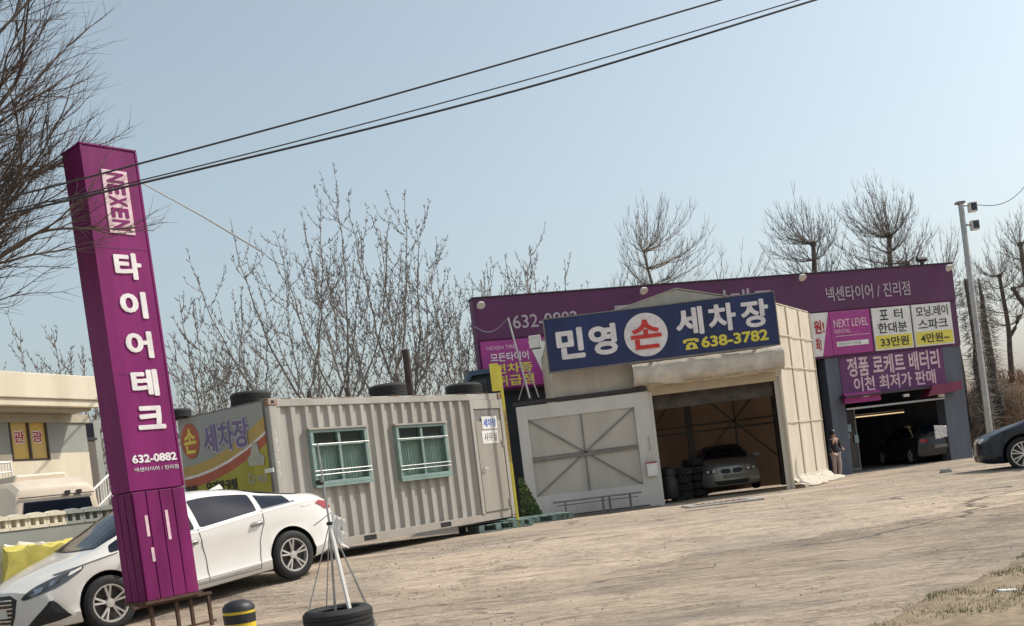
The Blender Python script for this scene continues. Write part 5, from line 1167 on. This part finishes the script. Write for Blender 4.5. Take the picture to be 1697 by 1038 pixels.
def spur_tree(seed, H_, nl=12, rad=.36):
    T = Tree(seed); rd = T.r; tp, rs, d = T.seg(T.t, Vector((0, 0, -.2)), Vector((0, 0, 1)), H_*.42, H_*.012, H_*.007, 8, 0, .05, .05)
    for i in range(nl):
        a = 2.4*i+rd.uniform(-.5, .5); el = (i+.5)/nl; el = math.asin(min(1, .05+.95*el)); k = rd.uniform(.85, 1.05)
        c = Vector((math.cos(a)*math.cos(el)*rad*H_*k, math.sin(a)*math.cos(el)*rad*H_*k, H_*(.50+.50*math.sin(el)*k)))
        s0 = tp[min(8, 2+int(7*i/nl))]; m_ = s0+Vector(((c-s0).x*.72, (c-s0).y*.72, (c-s0).z*.26)); P = limb(T, s0, m_, c, H_*.0040, .009, 12, .016)
        spurs(T, P[5:], .13, 1)
        for j in range(rd.randint(9, 12)):
            t = rd.uniform(.22, .95); q = bez(s0, m_, c, t); d = (bez(s0, m_, c, min(1, t+.05))-bez(s0, m_, c, t-.05)).normalized(); v = T.perp(d, rd.uniform(.7, 1.25)); L = H_*rd.uniform(.08, .19)*(1.25-.6*t)
            e = q+v*L*.85+Vector((0, 0, L*.5)); P2 = limb(T, q, q+v*L*.6, e, .013, .006, 5, .03); spurs(T, P2, .12, .9)
            if L > H_*.13:
                for _ in range(2):
                    w_ = P2[rd.randint(1, 3)]; v2 = T.perp(v, .8); P3 = limb(T, w_, w_+v2*L*.25, w_+v2*L*.35+Vector((0, 0, L*.35)), .011, .006, 3, .02); spurs(T, P3, .12, .8)
    return T
def pollard(seed, H_, w=.15, shoots=110, stubs=2):
    T = Tree(seed); rd = T.r; pts, rs, d = T.seg(T.t, Vector((0, 0, -.2)), Vector((rd.uniform(-.04, .04), 0, 1)), H_*.80, .19, .085 if stubs else .035, 14, 0, .03, .06); nodes = [p for p in pts if p.z > H_*.5]
    for k in range(stubs):
        q = pts[rd.randint(9, 10)]; v = Vector(((-1) ** (k+seed)*rd.uniform(.6, .9), rd.uniform(-.2, .2), 1)); pp, _, e = T.seg(T.t, q, v, H_*rd.uniform(.09, .14), .10, .085, 4, 0, .12, .1); nodes += [pp[-1]]*3; T.t.lathe([(.001, -.10), (.10, -.08), (.13, 0), (.10, .08), (.001, .11)], 8, 'z', pp[-1])
    if stubs: T.t.lathe([(.001, -.11), (.11, -.09), (.14, 0), (.11, .09), (.001, .12)], 8, 'z', pts[-1])
    for k in range(shoots):
        a = rd.uniform(0, 6.28); u_ = rd.uniform(-.85, 1); el = math.asin(u_); k2 = rd.uniform(.6, 1.08)
        c = Vector((math.cos(a)*math.cos(el)*w*H_*k2, math.sin(a)*math.cos(el)*w*H_*k2, H_*(.77+.23*math.sin(el)*k2)))
        cand = [p for p in nodes if p.z < c.z-.15] or nodes[:1]; s0 = min(cand, key=lambda p: abs((c.z-p.z)-(.06+.05*rd.random())*H_-.35*abs(c.x)))
        m_ = s0+Vector(((c-s0).x*.75, (c-s0).y*.75, (c-s0).z*.15)); P = limb(T, s0, m_, c, .016, .004, 7, .045)
        for j in range(2, 7):
            for _ in range(2):
                v = T.perp((P[j]-P[j-1]).normalized(), rd.uniform(.4, .8)); L = rd.uniform(.2, .55); limb(T, P[j], P[j]+v*L*.5, P[j]+v*L*.7+Vector((0, 0, L*.45)), .008, .003, 2, .02)
    return T
g1 = 'bare spurred trees behind the container'; g2 = 'pruned bare trees behind the tyre shop'; 
def base_at(u, Y): p_ = at(u, CY, Y); v = CY+ (0); return (p_.x+.0, Y, -.2)
def plant(T, name, label, u, v_top, Y, H_, tw, group, n=None):
    # vertical through the top pixel: the tree's foot stands below its top in the world
    zs_ = sorted(v_[2] for v_ in T.c.v); H_ = zs_[int(len(zs_)*.999)]; t = at(u, v_top, Y); h = t.z+.2; o = T.build(name, label, 'tree', (t.x, Y, -.2), tw, group, 0, h/H_); return o
plant(spur_tree(11, 14, 11, 0.27), 'bare_tree', 'tallest bare knobbly-twigged tree, behind the left half of the container', 545, 308, 42, 14, M['twig'], g1)
plant(spur_tree(51, 13, 9, 0.36), 'bare_tree', 'wide domed bare tree just left of the tallest one behind the container', 468, 345, 44, 13, M['twig'], g1)
plant(spur_tree(12, 13, 9, 0.23), 'bare_tree', 'bare knobbly-twigged tree just right of the tallest one behind the container', 632, 318, 45, 13, M['twig'], g1)
plant(spur_tree(13, 11, 7, 0.32), 'bare_tree', 'low spreading bare tree right above the tyre at the faded banner', 405, 470, 42, 11, M['twig'], g1)
plant(spur_tree(14, 11, 8, 0.26), 'bare_tree', 'bare tree behind the right end of the container, beside the purple fascia', 727, 395, 46, 11, M['twig'], g1)
plant(spur_tree(15, 10, 9, 0.22), 'bare_tree', 'bare tree whose crown touches the left end of the purple fascia', 778, 440, 50, 10, M['twig'], g1)
plant(spur_tree(16, 9, 8, 0.25), 'bare_tree', 'thin bare tree immediately right of the purple pole sign', 322, 490, 40, 9, M['twig'], g1)
plant(spur_tree(17, 8, 8, 0.25), 'bare_tree', 'bare tree above the roof of the house at the far left', 52, 520, 42, 8, M['twig'], g1)
plant(spur_tree(18, 8, 8, 0.22), 'bare_tree', 'bare tree above the house roof just left of the pole sign', 112, 545, 45, 8, M['twig'], g1)
plant(spur_tree(19, 10, 10, 0.2), 'bare_tree', 'bare tree rising above the fascia over the shop telephone number', 893, 380, 52, 10, M['twig_far'], g1)
plant(spur_tree(20, 9, 7, 0.15), 'bare_tree', 'narrow bare tree just left of the one over the shop telephone number', 838, 420, 54, 9, M['twig_far'], g1)
plant(pollard(31, 11, 0.17, 120, 0), 'pruned_tree', 'tall bare pruned tree above the gable of the car wash shed', 1095, 320, 50, 11, M['twig_far'], g2)
plant(pollard(32, 11, 0.12, 45, 0), 'pruned_tree', 'small faint bare tree left of the tree above the gable', 1043, 425, 56, 11, M['twig_far'], g2)
plant(pollard(33, 11, 0.17, 60, 0), 'pruned_tree', 'wide low faint bare tree between the gable tree and the two stubby pruned trees', 1222, 405, 58, 11, M['twig_far'], g2)
plant(pollard(34, 11, 0.145, 130, 1), 'pruned_tree', 'left one of the two dense pruned trees with thick dark stubs above the fascia', 1318, 318, 48, 11, M['twig'], g2)
plant(pollard(36, 11, 0.18, 190, 2), 'pruned_tree', 'right and denser one of the two pruned trees with thick dark stubs above the fascia', 1442, 296, 48, 11, M['twig'], g2)
plant(pollard(37, 11, 0.12, 50, 0), 'pruned_tree', 'slim bare tree directly behind the lamp post', 1566, 370, 46, 11, M['twig_far'], g2)
plant(pollard(38, 11, 0.165, 100, 1), 'pruned_tree', 'bare pruned tree standing on the bank right of the lamp post', 1648, 385, 47, 11, M['twig'], g2)
plant(pollard(39, 11, 0.17, 100, 1), 'pruned_tree', 'bare pruned tree cut off by the right edge of the picture', 1708, 330, 46, 11, M['twig'], g2)
def ivy_trunk(u, Y, label, sd_):
    rnd = random.Random(sd_); t = at(u, 455, Y); r = thing('tree_trunk', label, 'tree', (t.x+.2, Y, -.2)); H_ = t.z; T = MB(); p_ = [(0, 0, 0)]
    for k in range(1, 9): p_.append((-.03*k+rnd.uniform(-.06, .06), rnd.uniform(-.05, .05), H_*k/8))
    T.tube(p_, [.27-.026*k+rnd.uniform(-.02, .04) for k in range(9)], 9); T.build('trunk', M['bark'], r, 60); b = MB()
    for k in range(1300):
        z = rnd.uniform(1, H_)**1.0; a = rnd.uniform(0, 6.28); q = Vector((-.03*8*z/H_+.22*math.cos(a), .22*math.sin(a), z)); v = Vector((math.cos(a), math.sin(a), rnd.uniform(-.8, .6))); b.tube([q, q+v*rnd.uniform(.08, .35)*(1+2.5*(rnd.random() < .12))], [.012, .004], 3, False)
    b.build('twigs', M['twig'], r)
ivy_trunk(1600, 43, 'thick shaggy bare trunk just left of the lamp post', 5); ivy_trunk(1622, 44.5, 'second thick shaggy trunk, behind the lamp post', 6)
o = thing('utility_pole', 'short dark wooden pole among the trees behind the container', 'pole', (at(676, 640, 40).x, 40, -.2)); t = at(672, 580, 40)
MB().tube([(0, 0, 0), (t.x-o.location.x, 0, t.z+.2)], [.17, .15], 10).build('shaft', M['wood'], o); MB().box(-.2, .2, -.1, .1, t.z+.2, t.z+.26).build('cap', M['lamp_w'], o)
# roadside tree at the upper left, near the camera
def road_tree():
    T = Tree(77); rd = T.r; base = Vector((0, 0, 0)); pts, rs, d = T.seg(T.t, base, Vector((0.03, 0, 1)), 5.5, .17, .14, 6, 0, .03, .05); top = pts[-1]
    def grow(p_, v, L, r, lev):
        n = 8; pp, _, dd = T.seg(T.t if r > .03 else T.c, p_, v, L, r, r*.35, n, 0, .02, .15)
        if lev <= 0: return
        m_ = [0, 7, 9, 9][lev]
        for i in range(m_):
            j = min(n-1, 1+int(i*(n-1)/m_)); q = pp[j].lerp(pp[j+1], rd.random()); vv = T.perp((pp[j+1]-pp[j]).normalized(), rd.uniform(.35, .75)); vv += Vector((.22, 0, .16)); grow(q, vv, L*rd.uniform(.38, .58), r*.40, lev-1)
    for k in range(12):
        el = .60+.86*k/12+rd.uniform(-.08, .08); a = rd.uniform(-.6, .6); v = Vector((math.cos(el)*math.cos(a), math.sin(a)*.7, math.sin(el))); grow(pts[rd.randint(4, 6)]+Vector((0, 0, rd.uniform(-.3, .2))), v, rd.uniform(2.2, 2.9), .045, 3)
    for k in range(5):
        el = .3+.8*k/5; v = Vector((-math.cos(el), rd.uniform(-.6, .6), math.sin(el))); grow(top, v, 2.6, .05, 2)
    p_ = at(-205, CY, 11.5)
    return T.build('roadside_tree', 'near bare tree whose fine branches reach in from the upper left corner', 'tree', (p_.x, 11.5, 0), mat('dark_twig_bark', (.13, .10, .08), .9, var=.3))
road_tree()

# ------------------------------------------------------------------ small ground things
def soilz(x, y):
    e = 7.35+(x-2.5)*2.55/2.4+.14*noise.noise(Vector((x*2.2, 0, 5)))+.06*noise.noise(Vector((x*9, 0, 5))); t = max(0, (e-y)/(e-3.5))
    return gz(x, y)+.012+.03*min(1, t*12)+.03*noise.noise(Vector((x*3, y*3, 7)))*min(1, t*8)
def grass():
    rnd = random.Random(12); b = MB(); n = 0
    a0 = Vector((2.5, 7.35)); a1 = Vector((4.9, 9.9))
    for k in range(110000):
        x = rnd.uniform(2.3, 9.5); y = rnd.uniform(5.0, 13.5); edge = a0.y+(x-a0.x)*(a1.y-a0.y)/(a1.x-a0.x)
        if y > edge+.12*noise.noise(Vector((x*3, y*3, 0))): continue
        dn = noise.noise(Vector((x*1.3, y*1.3, 4)))
        if rnd.random() > .62+dn*2.4: continue
        h = rnd.uniform(.008, .03)*(1+max(0, dn)*1.2); a = rnd.uniform(0, 6.28); w_ = .004; z = soilz(x, y)
        dx, dy = math.cos(a), math.sin(a); tl = rnd.uniform(.2, .9)*h
        b.cur = 0 if rnd.random() < .42+dn*1.3 else 1
        b.add([(x-dy*w_, y+dx*w_, z-.004), (x+dy*w_, y-dx*w_, z-.004), (x+dx*tl, y+dy*tl, z+h)], [(0, 1, 2)])
    b.build('grass', [mat('green_grass', (.17, .22, .07), .8, var=.3), mat('dry_grass', (.38, .29, .16), .85, var=.3)], kind='stuff')
    # soil strip under it
    s_ = MB(); N = 60; vs = []; NX = 30
    for i in range(N+1):
        x = 2.2+(9.5-2.2)*i/N; edge = a0.y+(x-a0.x)*(a1.y-a0.y)/(a1.x-a0.x)
        for j in range(NX+1):
            t = j/NX; e = edge+.14*noise.noise(Vector((x*2.2, 0, 5)))+.06*noise.noise(Vector((x*9, 0, 5))); y = e-(e-3.5)*t; z = soilz(x, y)
            if j == 0: z = gz(x, y)-.05
            vs.append((x, y, z))
    s_.add(vs, [(i*(NX+1)+j, (i+1)*(NX+1)+j, (i+1)*(NX+1)+j+1, i*(NX+1)+j+1) for i in range(N) for j in range(NX)])
    s_.build('soil_verge', mat('dry_soil', (.30, .23, .15), .95, c2=(.17, .125, .075), scale=7, bump=.8, bscale=18), None, 60, kind='structure')
grass()
def debris():
    rnd = random.Random(21); b = MB()
    for k in range(1700):
        if rnd.random() < .5: x, y = rnd.uniform(-7, 0), rnd.uniform(9, 18)
        else: x, y = rnd.uniform(-7, 14), rnd.uniform(6.5, 27)
        s_ = rnd.uniform(.004, .013)*(1 if rnd.random() < .96 else 2); z = gz(x, y)+.0
        P = [(x+rnd.uniform(-s_, s_)*1.4, y+rnd.uniform(-s_, s_)*1.4, z-.005+(s_*rnd.uniform(.2, .7) if i > 3 else 0)) for i in range(8)]
        P = [(x-s_, y-s_, z-.02), (x+s_, y-s_*.7, z-.02), (x+s_*.8, y+s_, z-.02), (x-s_*.7, y+s_*.8, z-.02), (x-s_*.5, y-s_*.4, z+s_*.7), (x+s_*.6, y-s_*.3, z+s_*.9), (x+s_*.4, y+s_*.5, z+s_*.6), (x-s_*.3, y+s_*.5, z+s_*.8)]
        b.add(P, [(0, 3, 2, 1), (4, 5, 6, 7), (0, 1, 5, 4), (1, 2, 6, 5), (2, 3, 7, 6), (3, 0, 4, 7)])
    b.build('gravel', mat('gravel_stone', (.42, .36, .30), .9, c2=(.27, .24, .2), scale=1.5), kind='stuff')
    # raised concrete slab around a drain in the yard, in front of the shed
    a = at(1200, 862, 20.6); r = thing('drain_cover', 'broken drain slab set in the yard in front of the shed', 'drain', (a.x, a.y, gz(a.x, a.y)-.01), R(3))
    MB().box(-.75, .75, -.42, .42, -.05, .045).build('slab', M['concrete'], r, bevel=.02)
    for k in range(8): MB().box(-.5+k*.13, -.5+k*.13+.05, -.25, .25, .046, .056).build('grate_bar', M['rust'], r)
    a = at(1568, 790, 25.5); o = MB().prism([(-.13, 0), (.15, 0), (.13, .09), (.06, .13), (-.07, .12), (-.12, .06)], -.1, .1).build('kerb_stone', M['concrete'], loc=(a.x, a.y, gz(a.x, a.y)-.02), bevel=.02); tag(o, 'loose broken kerb stone lying on the yard near the black sedan', 'stone')
    a = at(1672, 1003, 7.6); o = MB().prism([(-.08, 0), (.09, 0), (.08, .02), (-.06, .03)], -.03, .04).build('paper_scrap', M['white_paint'], loc=(a.x, a.y, .03), bevel=.005); tag(o, 'small white scrap of litter on the grass at the bottom right', 'litter')
debris()
